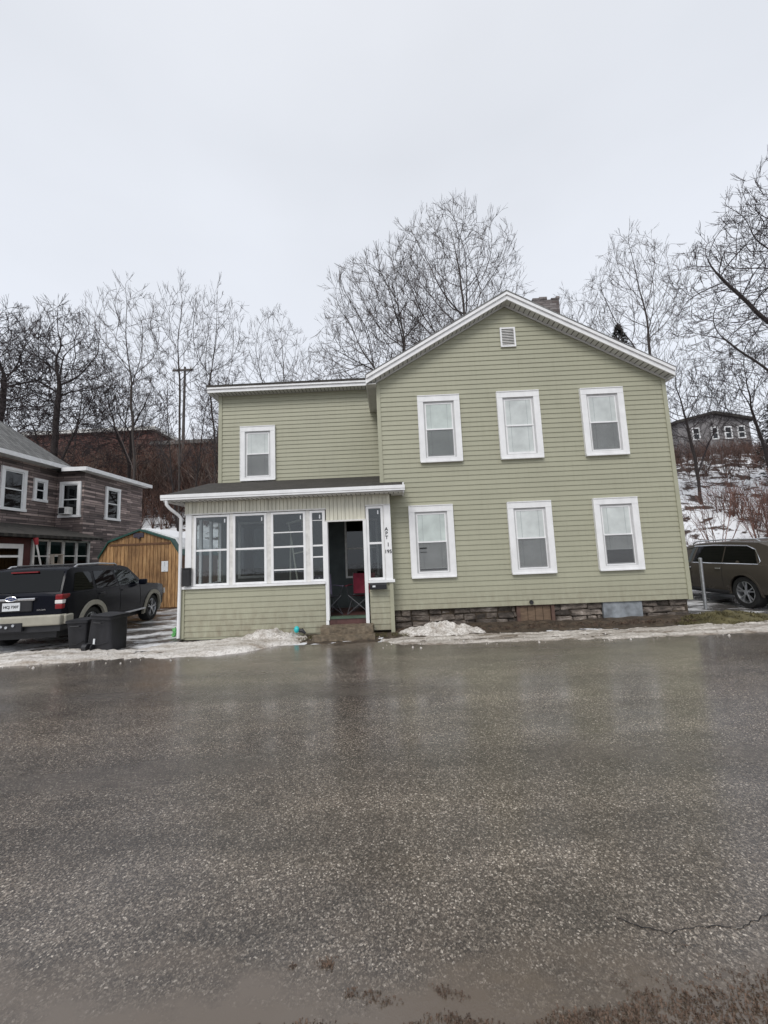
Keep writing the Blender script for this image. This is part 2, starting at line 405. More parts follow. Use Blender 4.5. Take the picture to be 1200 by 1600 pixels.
M_bark = simple('bark_grey_brown', (.058,.048,.043), .9, .35, 12, stretch=(1,1,.3))
M_barkd = simple('bark_dark', (.035,.027,.025), .9, .35, 12)
M_twig = simple('twig_grey', (.055,.046,.044), .9, .25, 3)
M_twigd = simple('twig_dark', (.040,.030,.031), .9, .3, 3)
M_brush = simple('brush_russet', (.098,.052,.042), .9, .4, .7)
M_brushdk = simple('brush_brown', (.060,.034,.028), .9, .4, .7)
M_ever = simple('needle_dark', (.022,.024,.018), .9, .4, 4)
M_grass = simple('moss_grass', (.105,.09,.038), .85, .5, 6)
M_dead = simple('dead_leaves', (.10,.064,.043), .7, .5, 14)
M_tail = simple('tail_red', (.20,.006,.010), .2, .2, 20)
M_tailw = simple('tail_white', (.75,.72,.70), .25, .05)
M_alum = simple('aluminium_ladder', (.36,.32,.27), .6, .2, 12)
M_wood = simple('cream_wood_frame', (.80,.77,.66), .6, .15, 7)
M_blue = simple('badge_blue', (.03,.05,.16), .3, .05)
M_signred = simple('red_cap', (.35,.02,.03), .5, .1)

island(M_brush, (.45,.5,.5), (2.3,2.1,1.9)); island(M_brushdk, (.35,.35,.35), (2.6,2.5,2.3)); island(M_stone, (.45,.42,.40), (1.7,1.65,1.6))
island(M_twig, (.8,.8,.8), (1.8,1.75,1.7)); island(M_board, (.72,.70,.68), (1.15,1.15,1.15))
# ------------------------------------------------------------------ terrain
def ss(a, b, x):
    t = max(0., min(1., (x-a)/(b-a))); return t*t*(3-2*t)
def H(x, y):
    y0 = 15.5 - 1.8*ss(0, 14, x)
    t = y - y0
    if t <= 0: h = 0
    else:
        h = .44*t*t/(t+2.2)*1.0
        cap = 13.0
        if h > 9: h = 9 + (cap-9)*(1-math.exp(-(h-9)/(cap-9)))
        h += (noise.noise(Vector((x*.25, y*.25, 3.1)))*.7 + noise.noise(Vector((x*.8, y*.8, 1.1)))*.25)*ss(1, 6, t)
    return h - .02
def axis(a, b, fine0, fine1, fs, cs):
    r = []; x = a
    while x < b:
        r.append(x); x += fs if fine0 <= x < fine1 else cs
    r.append(b); return r
g = MB(); xs = axis(-160, 160, -34, 56, .8, 9); ys = axis(-60, 190, 12, 50, .6, 8)
for y in ys:
    for x in xs: g.v.append((x, y, H(x, y)))
w = len(xs)
for j in range(len(ys)-1):
    for i in range(w-1):
        a = j*w+i; g.f.append((a, a+1, a+1+w, a+w))
tag(g.build('hillside', M_hill, smooth=180), kind='structure')

def sheet(name, m, x0, x1, y0, y1, z, kind='structure', res=None, fn=None):
    g = MB()
    if res:
        nx = max(2, int((x1-x0)/res)); ny = max(2, int((y1-y0)/res))
        for j in range(ny+1):
            for i in range(nx+1):
                x = x0+(x1-x0)*i/nx; y = y0+(y1-y0)*j/ny
                g.v.append((x, y, fn(x, y)))
        for j in range(ny):
            for i in range(nx):
                a = j*(nx+1)+i; g.f.append((a, a+1, a+nx+2, a+nx+1))
        o = g.build(name, m, smooth=180)
    else:
        g.quad((x0,y0,z),(x1,y0,z),(x1,y1,z),(x0,y1,z)); o = g.build(name, m)
    return tag(o, kind=kind)
def nz(x, y, s, k=0): return noise.fractal(Vector((x*s, y*s, k)), 1.0, 2.0, 5)
# road: edge by the house wanders slightly
g = MB(); N_ = 240
for i in range(N_+1):
    x = -120 + 240*i/N_
    yb = 7.35 + .05*noise.noise(Vector((x*.8, 0, 0)))
    g.v += [(x, 1.2, .0), (x, yb, .0)]
for i in range(N_): a = 2*i; g.f.append((a, a+2, a+3, a+1))
tag(g.build('road', M_road), kind='structure')
# near verge behind the camera
sheet('verge', M_earth, -120, 120, -30, 1.30, .004)
# driveways and the wet apron before the porch
def dz(x, y):
    return -.006 + .05*max(0, nz(x, y, .9, 2)) * ss(7.3, 8.0, y) + max(0, H(x, y)+.02)
sheet('driveway', M_drive, -16.5, -4.4, 6.9, 17.5, 0, res=.12, fn=dz)
sheet('side_driveway', M_drive, 6.75, 15, 7.5, 15.4, 0, res=.15, fn=lambda x, y: -.008+.01*nz(x, y, .7)+max(0, H(x, y)+.02))
sheet('foundation_soil', M_earth, -1.9, 7.6, 7.15, 8.6, 0, res=.05, fn=lambda x, y: -.012+.045*ss(8.0, 8.5, y)*ss(.1, .5, x)+.03*ss(7.8, 8.3, y)+.03*nz(x, y, 2.5))

# ------------------------------------------------------------------ snow banks (stuff)
def bank(name, x0, x1, y0, y1, hfn, m, label, res=.035):
    g = MB(); nx = int((x1-x0)/res); ny = int((y1-y0)/res)
    for j in range(ny+1):
        for i in range(nx+1):
            x = x0+(x1-x0)*i/nx; y = y0+(y1-y0)*j/ny
            h = hfn(x, y) + .028*nz(x, y, 3.2, 5) + .012*nz(x, y, 12, 9)
            g.v.append((x, y, h))
    for j in range(ny):
        for i in range(nx):
            a = j*(nx+1)+i; q = (a, a+1, a+nx+2, a+nx+1)
            if max(g.v[k][2] for k in q) > -.03: g.f.append(q)
    return tag(g.build(name, m, smooth=180), label, 'snow', kind='stuff')
def lefth(x, y):
    yc0 = 6.5 + .12*ss(-6.5, -3, x) + .9*ss(-3.2, -1.5, x) - .12*ss(-5, -9, x)
    yc1 = 7.55 + .55*ss(-5.2, -4.4, x)
    t = ss(yc0, yc0+.28, y) * (1-ss(yc1-.12, yc1+.12, y)) * (1-ss(-2.1, -1.5, x))
    return -.05 + t*(.085 + .03*math.sin(x*1.7))
bank('snow_bank', -13, -1.4, 6.2, 8.3, lefth, M_snow, 'long ridge of dirty ploughed snow along the road by the bins and porch')
def righth(x, y):
    yc0 = 6.85 + .06*math.sin(x*1.1) + .25*(1-ss(-.4, .6, x))
    yc1 = 7.80 + .15*ss(5.0, 7.5, x)
    t = ss(yc0, yc0+.16, y)*(1-ss(yc1-.22, yc1+.1, y))*ss(-.4, .1, x)
    return -.04 + t*(.052+.035*ss(4.5, 7.5, x))
bank('snow_bank', -.5, 16, 6.7, 8.3, righth, M_slush, 'thin slushy snow strip along the road right of the steps', res=.04)
def mound(name, cx, cy, rx, ry, h, m, label, cat='snow', kind=None, res=.025, base=-.03, sharp=.85):
    def f(x, y):
        d = math.hypot((x-cx)/rx, (y-cy)/ry)
        return base + max(0, 1-d*d)**(sharp*1.5) * h * (1+.7*nz(x, y, 3, 2)) + .03*nz(x, y, 9, 4)*(d < 1.2)
    g = MB(); nx = int(2.4*rx/res); ny = int(2.4*ry/res)
    for j in range(ny+1):
        for i in range(nx+1):
            x = cx-1.2*rx+2.4*rx*i/nx; y = cy-1.2*ry+2.4*ry*j/ny
            g.v.append((x, y, f(x, y)))
    for j in range(ny):
        for i in range(nx):
            a = j*(nx+1)+i; q = (a, a+1, a+nx+2, a+nx+1)
            if max(g.v[k][2] for k in q) > base+.012: g.f.append(q)
    return tag(g.build(name, m, smooth=180), label, cat, kind=kind)
mound('snow_pile', -2.55, 7.95, .9, .45, .20, M_snowpile, 'small gritty snow pile against the siding below the porch windows')
mound('snow_pile', .95, 8.05, 1.0, .42, .21, M_snowpile, 'gritty snow pile against the stone foundation right of the steps')

def blades(name, spots, m, label, cat, kind='stuff'):
    g = MB()
    for (x, y, z, n, sp_, hh) in spots:
        for _ in range(n):
            a = random.random()*6.283; r = sp_*math.sqrt(random.random()); px, py = x+r*math.cos(a), y+r*math.sin(a)*.7
            h = hh*random.uniform(.4, 1.2); w_ = .004; t = random.random()*6.283; l = h*random.uniform(.3, 1.4)
            dx, dy = math.cos(t), math.sin(t)
            g.add([(px-dy*w_, py+dx*w_, z), (px+dy*w_, py-dx*w_, z), (px+dx*l*.5+dy*w_, py+dy*l*.5-dx*w_, z+h*.8), (px+dx*l, py+dy*l, z+h)], [(0,1,2),(0,2,3)])
    return tag(g.build(name, m), label, cat, kind=kind)
# grassy hump around the metal post
hum = mound('grass_mound', 6.85, 8.05, 1.15, .60, .17, M_grass, 'mossy green and brown grass hump by the steel post', 'grass', kind='stuff', res=.03)
sp_ = []
for _ in range(160):
    a = random.random()*6.283; r = math.sqrt(random.random()); x, y = 6.75+1.1*r*math.cos(a), 8.05+.58*r*math.sin(a)
    sp_.append((x, y, -.02+max(0, 1-r*r)**1.3*.17, 22, .09, .045))
blades('grass_tufts', sp_, M_grass, 'short mossy grass blades on the hump by the post', 'grass')
sp_ = [(random.uniform(.1, 6.1), random.uniform(7.95, 8.35), .01, 9, .09, .05) for _ in range(230)]
blades('foundation_weeds', sp_, M_dead, 'dead brown weeds along the foot of the stone foundation', 'weeds')
sp_ = [(random.choice([random.uniform(-2.1,-1.5), random.uniform(-.4,.35)]), random.uniform(7.75, 8.1), .0, 14, .08, .035) for _ in range(60)]
blades('step_grass', sp_, M_grass, 'green tufts either side of the concrete steps', 'grass')
sp_ = []
for _ in range(4200):
    x = random.uniform(-.6, 2.0)
    lim = 1.505 + .12*max(0, x-.40) + .045*noise.noise(Vector((x*4, 0, 0)))
    y = 1.25+(lim-1.25)*random.random()**.6
    if x < .1 and random.random() < .6: continue
    sp_.append((x, y, .002, 3, .022, .007))
for (cx, cy, n_, s1) in ((-.32,1.70,30,.014),(-.33,1.715,12,.02),(-.46,1.70,9,.008),(-.22,1.60,16,.012),(-.14,1.59,20,.02),(-.09,1.565,14,.02),(.12,1.60,22,.022),(.17,1.585,14,.02),(.75,1.60,12,.04),(.95,1.60,12,.04),(1.04,1.58,26,.04),(1.2,1.62,30,.05),(1.1,1.72,8,.05)):
    for _ in range(n_): sp_.append((cx+random.gauss(0, s1), cy+random.gauss(0, s1*.5), .002, 3, .012, .004))
blades('leaf_litter', sp_, M_dead, 'brown leaf litter and dead grass strewn along the near road edge', 'litter')
g = MB(); rr = random.Random(77)
for _ in range(260):
    if rr.random() < .5: x = rr.uniform(-9, -1.3); y = 6.5+.12*ss(-6.5,-3,x)+.9*ss(-3.2,-1.5,x)+abs(rr.gauss(0,.45))-.12
    else: x = rr.uniform(-.3, 8.5); y = 6.9+abs(rr.gauss(0,.45))-.14
    if y > 7.7: continue
    q = rr.choice([.006,.008,.01,.014,.022])*rr.uniform(.7,1.2); a = rr.random()*3
    z = .012+.03*(y > 6.9)
    vs = [(x+q*math.cos(a+t)*rr.uniform(.6,1.3), y+q*math.sin(a+t)*rr.uniform(.6,1.3), z-.012) for t in (0,1.26,2.5,3.8,5.0)]+[(x+q*.5*math.cos(a+t), y+q*.5*math.sin(a+t), z+q*rr.uniform(.4,.8)) for t in (0,1.26,2.5,3.8,5.0)]
    g.add(vs, [(5,6,7,8,9)]+[(i,(i+1)%5,5+(i+1)%5,5+i) for i in range(5)])
tag(g.build('ice_crumbs', M_snowpile, smooth=30), 'crumbs of dirty ice scattered along the edge of the snow strips', 'ice', kind='stuff')
# crack in the asphalt
g = MB(); pts = []
cr = [(.90,1.87),(.98,1.82),(1.08,1.79),(1.19,1.81),(1.30,1.815),(1.36,1.80),(1.41,1.81),(1.49,1.84),(1.60,1.87),(2.0,1.93)]
for i in range(len(cr)-1):
    for k in range(8):
        t = k/8; x = cr[i][0]*(1-t)+cr[i+1][0]*t; y = cr[i][1]*(1-t)+cr[i+1][1]*t
        pts.append((x, y+.012*noise.noise(Vector((x*30, 2, 0))), .0025+.0015*noise.noise(Vector((x*60, 0, 0)))))
g.tube(pts, [.0012+.0022*abs(noise.noise(Vector((p[0]*25, 7, 0)))) for p in pts], 4)
tag(g.build('pavement_crack', M_dark), kind='structure')

# ------------------------------------------------------------------ main house
HO = empty('house', (3.1, 8.5, 0), 'sage green two storey vinyl sided house with white trimmed windows and glazed porch', 'house')
YF = 8.5; XL, XR = -.17, 6.39; ZB = .40; PX, PZ = 2.90, 7.30; SL = .562; LAP = .1115
def laps(name, x0, x1, yf, z0, z1, outline=None, flip=None, m=M_sid, parent=HO, lap=LAP, tx=None):
    """lap siding; local wall in (u,z), mapped by tx(u, out, z)"""
    g = MB(); z = z0; tx = tx or (lambda u, o, z: (u, yf-o, z))
    while z < z1-1e-4:
        zt = min(z+lap, z1)
        if outline: a0, b0 = outline(z); a1, b1 = outline(zt)
        else: a0, b0, a1, b1 = x0, x1, x0, x1
        if b0-a0 > .02:
            n = len(g.v)
            ob = .0145; ot = .002
            g.v += [tx(a0, 0, z), tx(b0, 0, z), tx(b0, ob, z), tx(a0, ob, z), tx(b0, ob, z+.012), tx(a0, ob, z+.012), tx(b1, ot, zt), tx(a1, ot, zt)]
            g.f += [(n, n+1, n+2, n+3), (n+3, n+2, n+4, n+5), (n+5, n+4, n+6, n+7)]
        z = zt
    return g.build(name, m, parent)
def gable(z):
    if z <= PZ - SL*(PX-XL): return XL, XR
    d = (PZ - z)/SL
    return max(XL, PX-d), min(XR, PX+d)
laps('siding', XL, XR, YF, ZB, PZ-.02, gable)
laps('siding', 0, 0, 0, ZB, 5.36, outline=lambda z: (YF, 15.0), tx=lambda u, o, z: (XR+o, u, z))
# solid walls behind siding
sh = MB(); sh.prism([(XL+.004,ZB),(XR-.004,ZB),(XR-.004,5.35),(PX,PZ-.02),(XL+.004,5.5)], 'y', YF+.003, 15.0)
sh.build('wall_core', M_corner, HO)
# corner boards
g = MB(); g.box(XL-.012, XL+.075, YF-.028, YF+.08, 3.0, 5.52); g.build('corner_board', M_corner, HO)
g = MB(); g.box(XR-.075, XR+.012, YF-.028, YF+.08, ZB-.012, 5.37); g.build('corner_board', M_corner, HO)
# main roof, rake fascia, soffit
OV = 8.25
def zr(x): return PZ - SL*abs(x-PX)
EL, ER = -.39, 6.48
g = MB()
g.prism([(EL-.02, zr(EL-.02)+.21),(PX, PZ+.225),(ER+.02, zr(ER+.02)+.21),(ER+.02, zr(ER+.02)+.17),(PX, PZ+.185),(EL-.02, zr(EL-.02)+.17)], 'y', OV-.02, 15.2)
g.build('roof', M_shingleg, HO)
def rake(x0, x1):
    g = MB()
    g.prism([(x0, zr(x0)+.0),(x1, zr(x1)+.0),(x1, zr(x1)+.105),(x0, zr(x0)+.105)], 'y', OV, OV+.03)
    g.prism([(x0, zr(x0)+.105),(x1, zr(x1)+.105),(x1, zr(x1)+.172),(x0, zr(x0)+.172)], 'y', OV-.03, OV+.03)
    return g.build('rake_board', M_white, HO)
rake(EL, PX); rake(PX, ER)
for x0, x1 in ((EL, PX), (PX, ER)):
    g = MB(); g.prism([(x0, zr(x0)+.01),(x1, zr(x1)+.01),(x1, zr(x1)+.03),(x0, zr(x0)+.03)], 'y', OV+.03, YF+.0)
    so = g.build('soffit', M_soffit, HO)
    d = MB(); n = int(abs(x1-x0)/.105)
    for i in range(1, n):
        x = x0+(x1-x0)*i/n
        d.prism([(x-.007, zr(x-.007)+.005),(x+.007, zr(x+.007)+.005),(x+.007, zr(x+.007)+.012),(x-.007, zr(x-.007)+.012)], 'y', OV+.035, YF-.03)
    d.build('slot_lines', M_soffd, so)
    d = MB(); d.prism([(x0, zr(x0)-.03),(x1, zr(x1)-.03),(x1, zr(x1)+.008),(x0, zr(x0)+.008)], 'y', YF-.045, YF-.02); d.build('rake_trim', M_soffit, HO) if x0 > -9 else None
# side eaves
for xa, xb, nm in ((EL, XL, 'eave_soffit'), (XR, ER, 'eave_soffit')):
    zz = min(zr(xa), zr(xb)); g = MB(); g.box(xa+.01, xb-.002, OV+.032, 15, zz-.012, zz+.0); g.build(nm, M_soffit, HO)
for xa, xb in ((EL-.015, EL+.008), (ER-.008, ER+.015)):
    g = MB(); zz = zr(EL if xa < 0 else ER); g.box(xa, xb, OV+.032, 15, zz-.012, zz+.165); g.build('eave_fascia', M_white, HO)
# chimney
g = MB(); g.box(4.66, 5.44, 11.0, 11.7, 5.6, 9.12)
for (a, b_, c) in ((4.64,4.84,.055),(4.84,4.98,.085),(4.98,5.08,.085),(5.36,5.46,.09),(5.2,5.36,.035)): g.box(a, b_-.004, 10.98, 11.3, 9.122, 9.12+c)
g.box(4.66, 5.4, 11.4, 11.7, 9.122, 9.19)
g.build('chimney', M_chim, HO)
# gable vent
g = MB()
g.box(2.75, 3.10, YF-.05, YF-.015, 6.265, 6.30); g.box(2.75, 3.10, YF-.05, YF-.015, 6.705, 6.74); g.box(2.75, 2.785, YF-.05, YF-.015, 6.30, 6.705); g.box(3.065, 3.10, YF-.05, YF-.015, 6.30, 6.705)
vt = g.build('gable_vent', M_white, HO)
g = MB(); g.box(2.785, 3.065, YF-.022, YF-.019, 6.30, 6.705); g.build('vent_back', M_dark, vt)
g = MB()
for i in range(10):
    z = 6.31+i*.039
    g.add([(2.786,YF-.046,z),(3.064,YF-.046,z),(3.064,YF-.026,z+.03),(2.786,YF-.026,z+.03)], [(0,1,2,3)])
g.build('louvres', M_whitew, vt)

M_cord = simple('blind_cord', (.40,.42,.42), .7, .1)
def window(x0, x1, z0, z1, yf, style, label=None, parent=HO, tx=None, simplew=False):
    """style: dict(up=mat, low=mat, gap=height of raised blind, screen)"""
    o = tx or (lambda x, out, z: (x, yf-out, z))
    def bx(g, a, b_, i0, i1, c, d):
        vs = [o(a,i1,c),o(b_,i1,c),o(b_,i0,c),o(a,i0,c),o(a,i1,d),o(b_,i1,d),o(b_,i0,d),o(a,i0,d)]
        g.add(vs, [(0,3,2,1),(4,5,6,7),(0,1,5,4),(1,2,6,5),(2,3,7,6),(3,0,4,7)])
    T = .118
    g = MB()   # trim
    bx(g, x0, x0+T, .0, .066, z0+.10, z1-T-.01); bx(g, x1-T, x1, .0, .066, z0+.10, z1-T-.01)
    bx(g, x0, x1, .0, .070, z1-T-.01, z1); bx(g, x0-.0, x1+.0, .0, .068, z0+.03, z0+.10)
    bx(g, x0-.005, x1+.005, .0, .084, z0, z0+.03)
    bx(g, x0-.012, x1+.012, .0, .082, z1, z1+.018)
    bx(g, x0-.012, x0, .0, .074, z0+.03, z1); bx(g, x1, x1+.012, .0, .074, z0+.03, z1)
    w_ = g.build('window', M_white, parent)
    a, b_, c, d = x0+T, x1-T, z0+.10, z1-T-.01
    F = .036
    g = MB()
    bx(g, a, a+F, .0, .036, c, d); bx(g, b_-F, b_, .0, .036, c, d); bx(g, a+F, b_-F, .0, .036, d-F, d); bx(g, a+F, b_-F, .0, .04, c, c+.02)
    g.build('frame', M_frameshade, w_)
    a += F; b_ -= F; d -= F; c += .02; mid = (c+d)/2 + .01
    S = .032
    g = MB()
    bx(g, a, a+S*.8, .022, .031, mid-.01, d); bx(g, b_-S*.8, b_, .022, .031, mid-.01, d); bx(g, a+S*.8, b_-S*.8, .022, .031, d-S*.9, d)
    bx(g, a, a+S, .024, .040, c, mid-.011); bx(g, b_-S, b_, .024, .040, c, mid-.011); bx(g, a+S, b_-S, .024, .040, c, c+S*1.3); bx(g, a, b_, .020, .046, mid-.011, mid+.02)
    g.build('sash', M_white, w_)
    g = MB(); g.quad(o(a,.0205,c),o(b_,.0205,c),o(b_,.0205,d),o(a,.0205,d)); g.build('unlit_room_sheet', M_dark, w_)  # black sheet stands in for the unlit room, wall has no opening
    # blind slats
    gap = style.get('gap', 0); zb = c + gap
    for nm, p, q, mm in (('blind', max(mid, zb), d-.01, style.get('up', M_blind)), ('blind', zb, mid-.002, style.get('low', M_blind))):
        if q-p < .05: continue
        g = MB(); n = max(2, int((q-p)/.024))
        for i in range(n):
            za = p+(q-p)*i/n; zc = p+(q-p)*(i+1.12)/n; zc = min(zc, q)
            g.quad(o(a+.01,.0255,za),o(b_-.01,.0255,za),o(b_-.01,.0215,zc),o(a+.01,.0215,zc))
        bl = g.build(nm, mm, w_)
        for u in (.2, .8): g = MB(); xx = a+(b_-a)*u; bx(g, xx-.004, xx+.004, .0256, .0262, p, q); g.build('cord', M_cord, bl)
        if nm == 'blind' and p == zb and gap > .01: g = MB(); bx(g, a+.01, b_-.01, .0215, .0268, p-.012, p+.006); g.build('bottom_rail', M_white, bl)
    g = MB(); g.quad(o(a+S*.8,.0275,mid+.02),o(b_-S*.8,.0275,mid+.02),o(b_-S*.8,.0275,d-S*.9),o(a+S*.8,.0275,d-S*.9)); g.build('pane', M_glass, w_)
    g = MB(); g.quad(o(a+S,.032,c+S),o(b_-S,.032,c+S),o(b_-S,.032,mid-.011),o(a+S,.032,mid-.011)); g.build('pane', M_glass, w_)
    if style.get('screen', 1):
        g = MB(); g.quad(o(a+S*.5,.0405,c+S*.6),o(b_-S*.5,.0405,c+S*.6),o(b_-S*.5,.0405,mid-.012),o(a+S*.5,.0405,mid-.012)); g.build('screen', M_screen, w_)
    for (u0, u1, zz, hh) in style.get('dashes', []):
        g = MB(); bx(g, a+(b_-a)*u0, a+(b_-a)*u1, .0405, .0415, zz, zz+hh); g.build('slat_gap', M_dark, w_)
    if label: w_['label'] = label
    return w_
WU = dict(up=M_blindgreen, low=M_blindgreen)
window(.757, 1.69, 3.615, 5.16, YF, WU, 'window with a pale green shade and grey screened lower half')
window(2.56, 3.495, 3.61, 5.17, YF, dict(screen=0), 'window with white blinds down over both halves')
window(4.45, 5.388, 3.60, 5.155, YF, dict(), 'window with double meeting rail and grey screen')
window(.437, 1.393, 1.065, 2.64, YF, dict(up=M_blindgreen, gap=.09, dashes=[(.07,.3,1.70,.025),(.07,.3,1.62,.012)]), 'window whose lower blind has bent slats')
window(2.61, 3.55, 1.062, 2.63, YF, dict(gap=.03), 'window with grey screened lower blind')
window(4.493, 5.432, 1.063, 2.63, YF, dict(gap=.34), 'window with a half raised blind and dark gap')
window(-3.9, -2.98, 3.69, 5.17, 10.0, dict(), 'single upstairs window of the recessed wing')

# foundation of field stone
random.seed(11)
g = MB(); z = 0.0
def skip(x0, x1): return (x1 > 2.66 and x0 < 3.47) or (x1 > 4.50 and x0 < 5.35)
for row, hgt in enumerate((.13,.13,.13)):
    x = .02 - row*.11
    while x < 6.3:
        w_ = random.uniform(.18, .62); x1 = min(x+w_, 6.34); xa = max(x, .02)
        if x1-xa > .06:
            segs = [(xa, x1)]
            for (sa, sb) in ((2.66,3.47),(4.50,5.35)):
                ns = []
                for (p, q) in segs:
                    if q <= sa or p >= sb: ns.append((p, q))
                    else:
                        if p < sa: ns.append((p, sa))
                        if q > sb: ns.append((sb, q))
                segs = ns
            for (p, q) in segs:
                if q-p < .05: continue
                oo = random.uniform(-.045, .03); j = lambda: random.uniform(-.022, .022)
                y = 8.56+oo; za = -.02 if row == 0 else sum((.13,)*row)+.008
                zb_ = sum((.13,)*(row+1))-.006 if row < 2 else .392
                vs = [(p+.008+j(),y+j(),za+j()),(q-.008+j(),y+j(),za+j()),(q-.008,y+.12,za),(p+.008,y+.12,za),(p+.008+j(),y+j()+.01,zb_+min(0,j())),(q-.008+j(),y+j()+.01,zb_+min(0,j())),(q-.008,y+.12,zb_),(p+.008,y+.12,zb_)]
                g.add(vs, [(0,3,2,1),(4,5,6,7),(0,1,5,4),(1,2,6,5),(2,3,7,6),(3,0,4,7)])
        x = x1
        if x >= 6.34: break
g.build('foundation', M_stone, HO, bevel=.014, seg=2)
g = MB(); g.box(0, 6.36, 8.6, 8.75, -.05, .395); g.build('mortar_bed', M_earth, HO)
g = MB(); g.box(4.51, 5.34, 8.52, 8.58, .02, .39); g.build('patched_block', M_concrete, HO)
g = MB()
for i in range(4): g.box(2.74+i*.165, 2.74+i*.165+.155, 8.56, 8.58, .06, .36)
bw = g.build('cellar_window', M_ply, HO); bw['label'] = 'cellar opening boarded with brown planks'
g = MB(); g.box(2.66, 2.735, 8.53, 8.60, .02, .385); g.box(3.40, 3.47, 8.52, 8.60, .0, .385); g.box(2.735, 3.40, 8.54, 8.60, .36, .388); g.build('frame', M_redwood, bw)
g = MB(); g.tube([(2.97,8.49,.462),(2.97,8.455,.462)], .042, 14); g.build('dryer_vent', M_black, HO)

# ---- wing (set back)
YW = 10.0; WX0 = -4.5; ZE = 6.10
laps('siding', WX0, XL+.05, YW, .3, ZE, lap=LAP)
laps('siding', 0, 0, 0, .3, ZE, outline=lambda z: (YW, 15.0), tx=lambda u, o, z: (WX0-o, u, z))
g = MB(); g.box(WX0+.004, XL+.02, YW+.003, 15, .0, ZE); g.build('wall_core', M_corner, HO)
g = MB(); g.box(WX0-.012, WX0+.085, YW-.028, YW+.07, 3.4, ZE); g.build('corner_board', M_corner, HO)
g = MB(); g.prism([(9.68,6.27),(15.2,6.62),(15.2,6.56),(9.68,6.215)], 'x', -4.72, .8); g.build('wing_roof', M_shingle, HO)
g = MB(); g.box(-4.70, .75, 9.72, 9.75, 6.08, 6.245); g.box(-4.70, .75, 9.688, 9.718, 6.165, 6.235); g.box(-4.70,-4.672,9.752,15,6.08,6.235); g.build('wing_fascia', M_white, HO)
g = MB(); g.box(-4.668, .7, 9.752, 9.998, 6.088, 6.10); g.box(-4.668,-4.51,10.0,15,6.088,6.10)
so = g.build('wing_soffit', M_soffit, HO)
g = MB(); x = -4.6
while x < .6: g.box(x, x+.012, 9.76, 9.96, 6.082, 6.087); x += .1
g.build('slot_lines', M_soffd, so)

# ---- porch
YP = 8.2
g = MB(); g.prism([(7.93,3.045),(9.98,3.68),(9.98,3.61),(7.93,2.985)], 'x', -4.76, -.185); g.prism([(7.93,3.045),(8.47,3.212),(8.47,3.15),(7.93,2.985)], 'x', -.185, .34)
g.build('porch_roof', M_shingle, HO)
g = MB()
g.box(-4.75, .33, 7.90, 7.935, 2.93, 2.98)
g.box(-4.77, .345, 7.85, 7.90, 2.965, 3.035); g.box(-4.77, .345, 7.86, 7.90, 2.925, 2.963)
g.build('gutter', M_white, HO)
g = MB(); g.box(-4.75,-4.722,7.937,9.95,2.90,3.0); g.build('porch_fascia', M_white, HO); g = MB(); g.box(.30,.33,7.937,8.48,2.885,3.10); g.build('porch_fascia', M_white, HO)
g = MB(); g.box(-4.72, .30, 7.937, YP-.03, 2.905, 2.925); g.box(-4.72,-4.5,YP-.03,9.9,2.905,2.925); g.box(.05,.30,YP-.03,8.47,2.905,2.925)
so = g.build('porch_soffit', M_whitew, HO)
g = MB(); x = -4.6
while x < .3: g.box(x, x+.012, 7.95, YP-.06, 2.898, 2.904); x += .1
g.build('slot_lines', M_soffd, so)
# beadboard panel
def bead(x0, x1, z0, z1, nm='bead_panel'):
    g = MB(); n = max(1, round((x1-x0)/.082))
    for i in range(n):
        a = x0+(x1-x0)*i/n; b_ = x0+(x1-x0)*(i+1)/n
        g.box(a+.0, b_-.010, YP-.022, YP+.03, z0, z1)
    g.box(x0, x1, YP-.004, YP+.05, z0, z1)
    return g.build(nm, M_panel, HO)
bead(-4.42, -1.36, 2.655, 2.905); bead(-1.36, -.52, 2.385, 2.905); bead(-.52, .02, 2.69, 2.905)
g = MB(); g.box(-4.42,-1.36,YP-.03,YP+.02,2.625,2.655); g.box(-.52,.02,YP-.03,YP+.02,2.655,2.69); g.box(-1.40,-.50,YP-.034,YP+.03,2.352,2.385); g.build('panel_trim', M_whitew, HO)
# lower wall siding + core
laps('porch_siding', -4.44, -1.42, YP, .05, 1.05, lap=.114)
laps('porch_siding', -.47, -.06, YP, .06, .95, lap=.114)
g = MB(); g.box(-4.46,-1.41,YP+.002,YP+.09,.0,1.05); g.box(-.48,.0,YP+.002,YP+.09,.05,1.05); g.box(-4.46,-4.38,YP+.09,9.98,.0,1.05); g.box(-.06,.0,YP+.09,8.49,.05,2.9); g.build('porch_wall_core', M_corner, HO)
g = MB(); g.box(-4.49,-4.40,YP-.03,YP-.0,.02,1.05); g.build('porch_corner', M_corner, HO)
g = MB(); g.box(-.06,.02,YP-.03,YP+.0,-.0,1.03); g.build('porch_corner', M_corner, HO)
g = MB(); g.box(-4.50,-1.40,YP-.06,YP+.1,1.052,1.10); g.box(-4.5,-4.37,YP+.1,9.98,1.052,1.10); g.box(-.50,.06,YP-.06,YP+.1,1.03,1.085); g.build('porch_sill', M_white, HO)
g = MB(); g.box(-4.40,-4.27,YP-.02,YP+.09,1.10,2.625); g.build('porch_post', M_white, HO)
g = MB(); g.box(-.125,.022,YP-.026,YP+.07,1.085,2.655); g.build('porch_post', M_white, HO)
g = MB(); g.box(-1.405,-1.335,YP-.035,YP+.1,.30,2.352); g.box(-1.41,-1.35,YP-.03,YP+.1,.19,.30); g.box(-.575,-.505,YP-.035,YP+.1,.19,2.352); g.build('door_frame', M_white, HO)
g = MB(); g.box(-1.335,-.575,YP-.02,YP+.12,.315,.36); g.build('threshold', M_olive, HO)
g = MB(); g.box(-1.335,-.575,YP+.0,YP+.1,.19,.313); g.build('riser_board', M_porchfloor, HO)
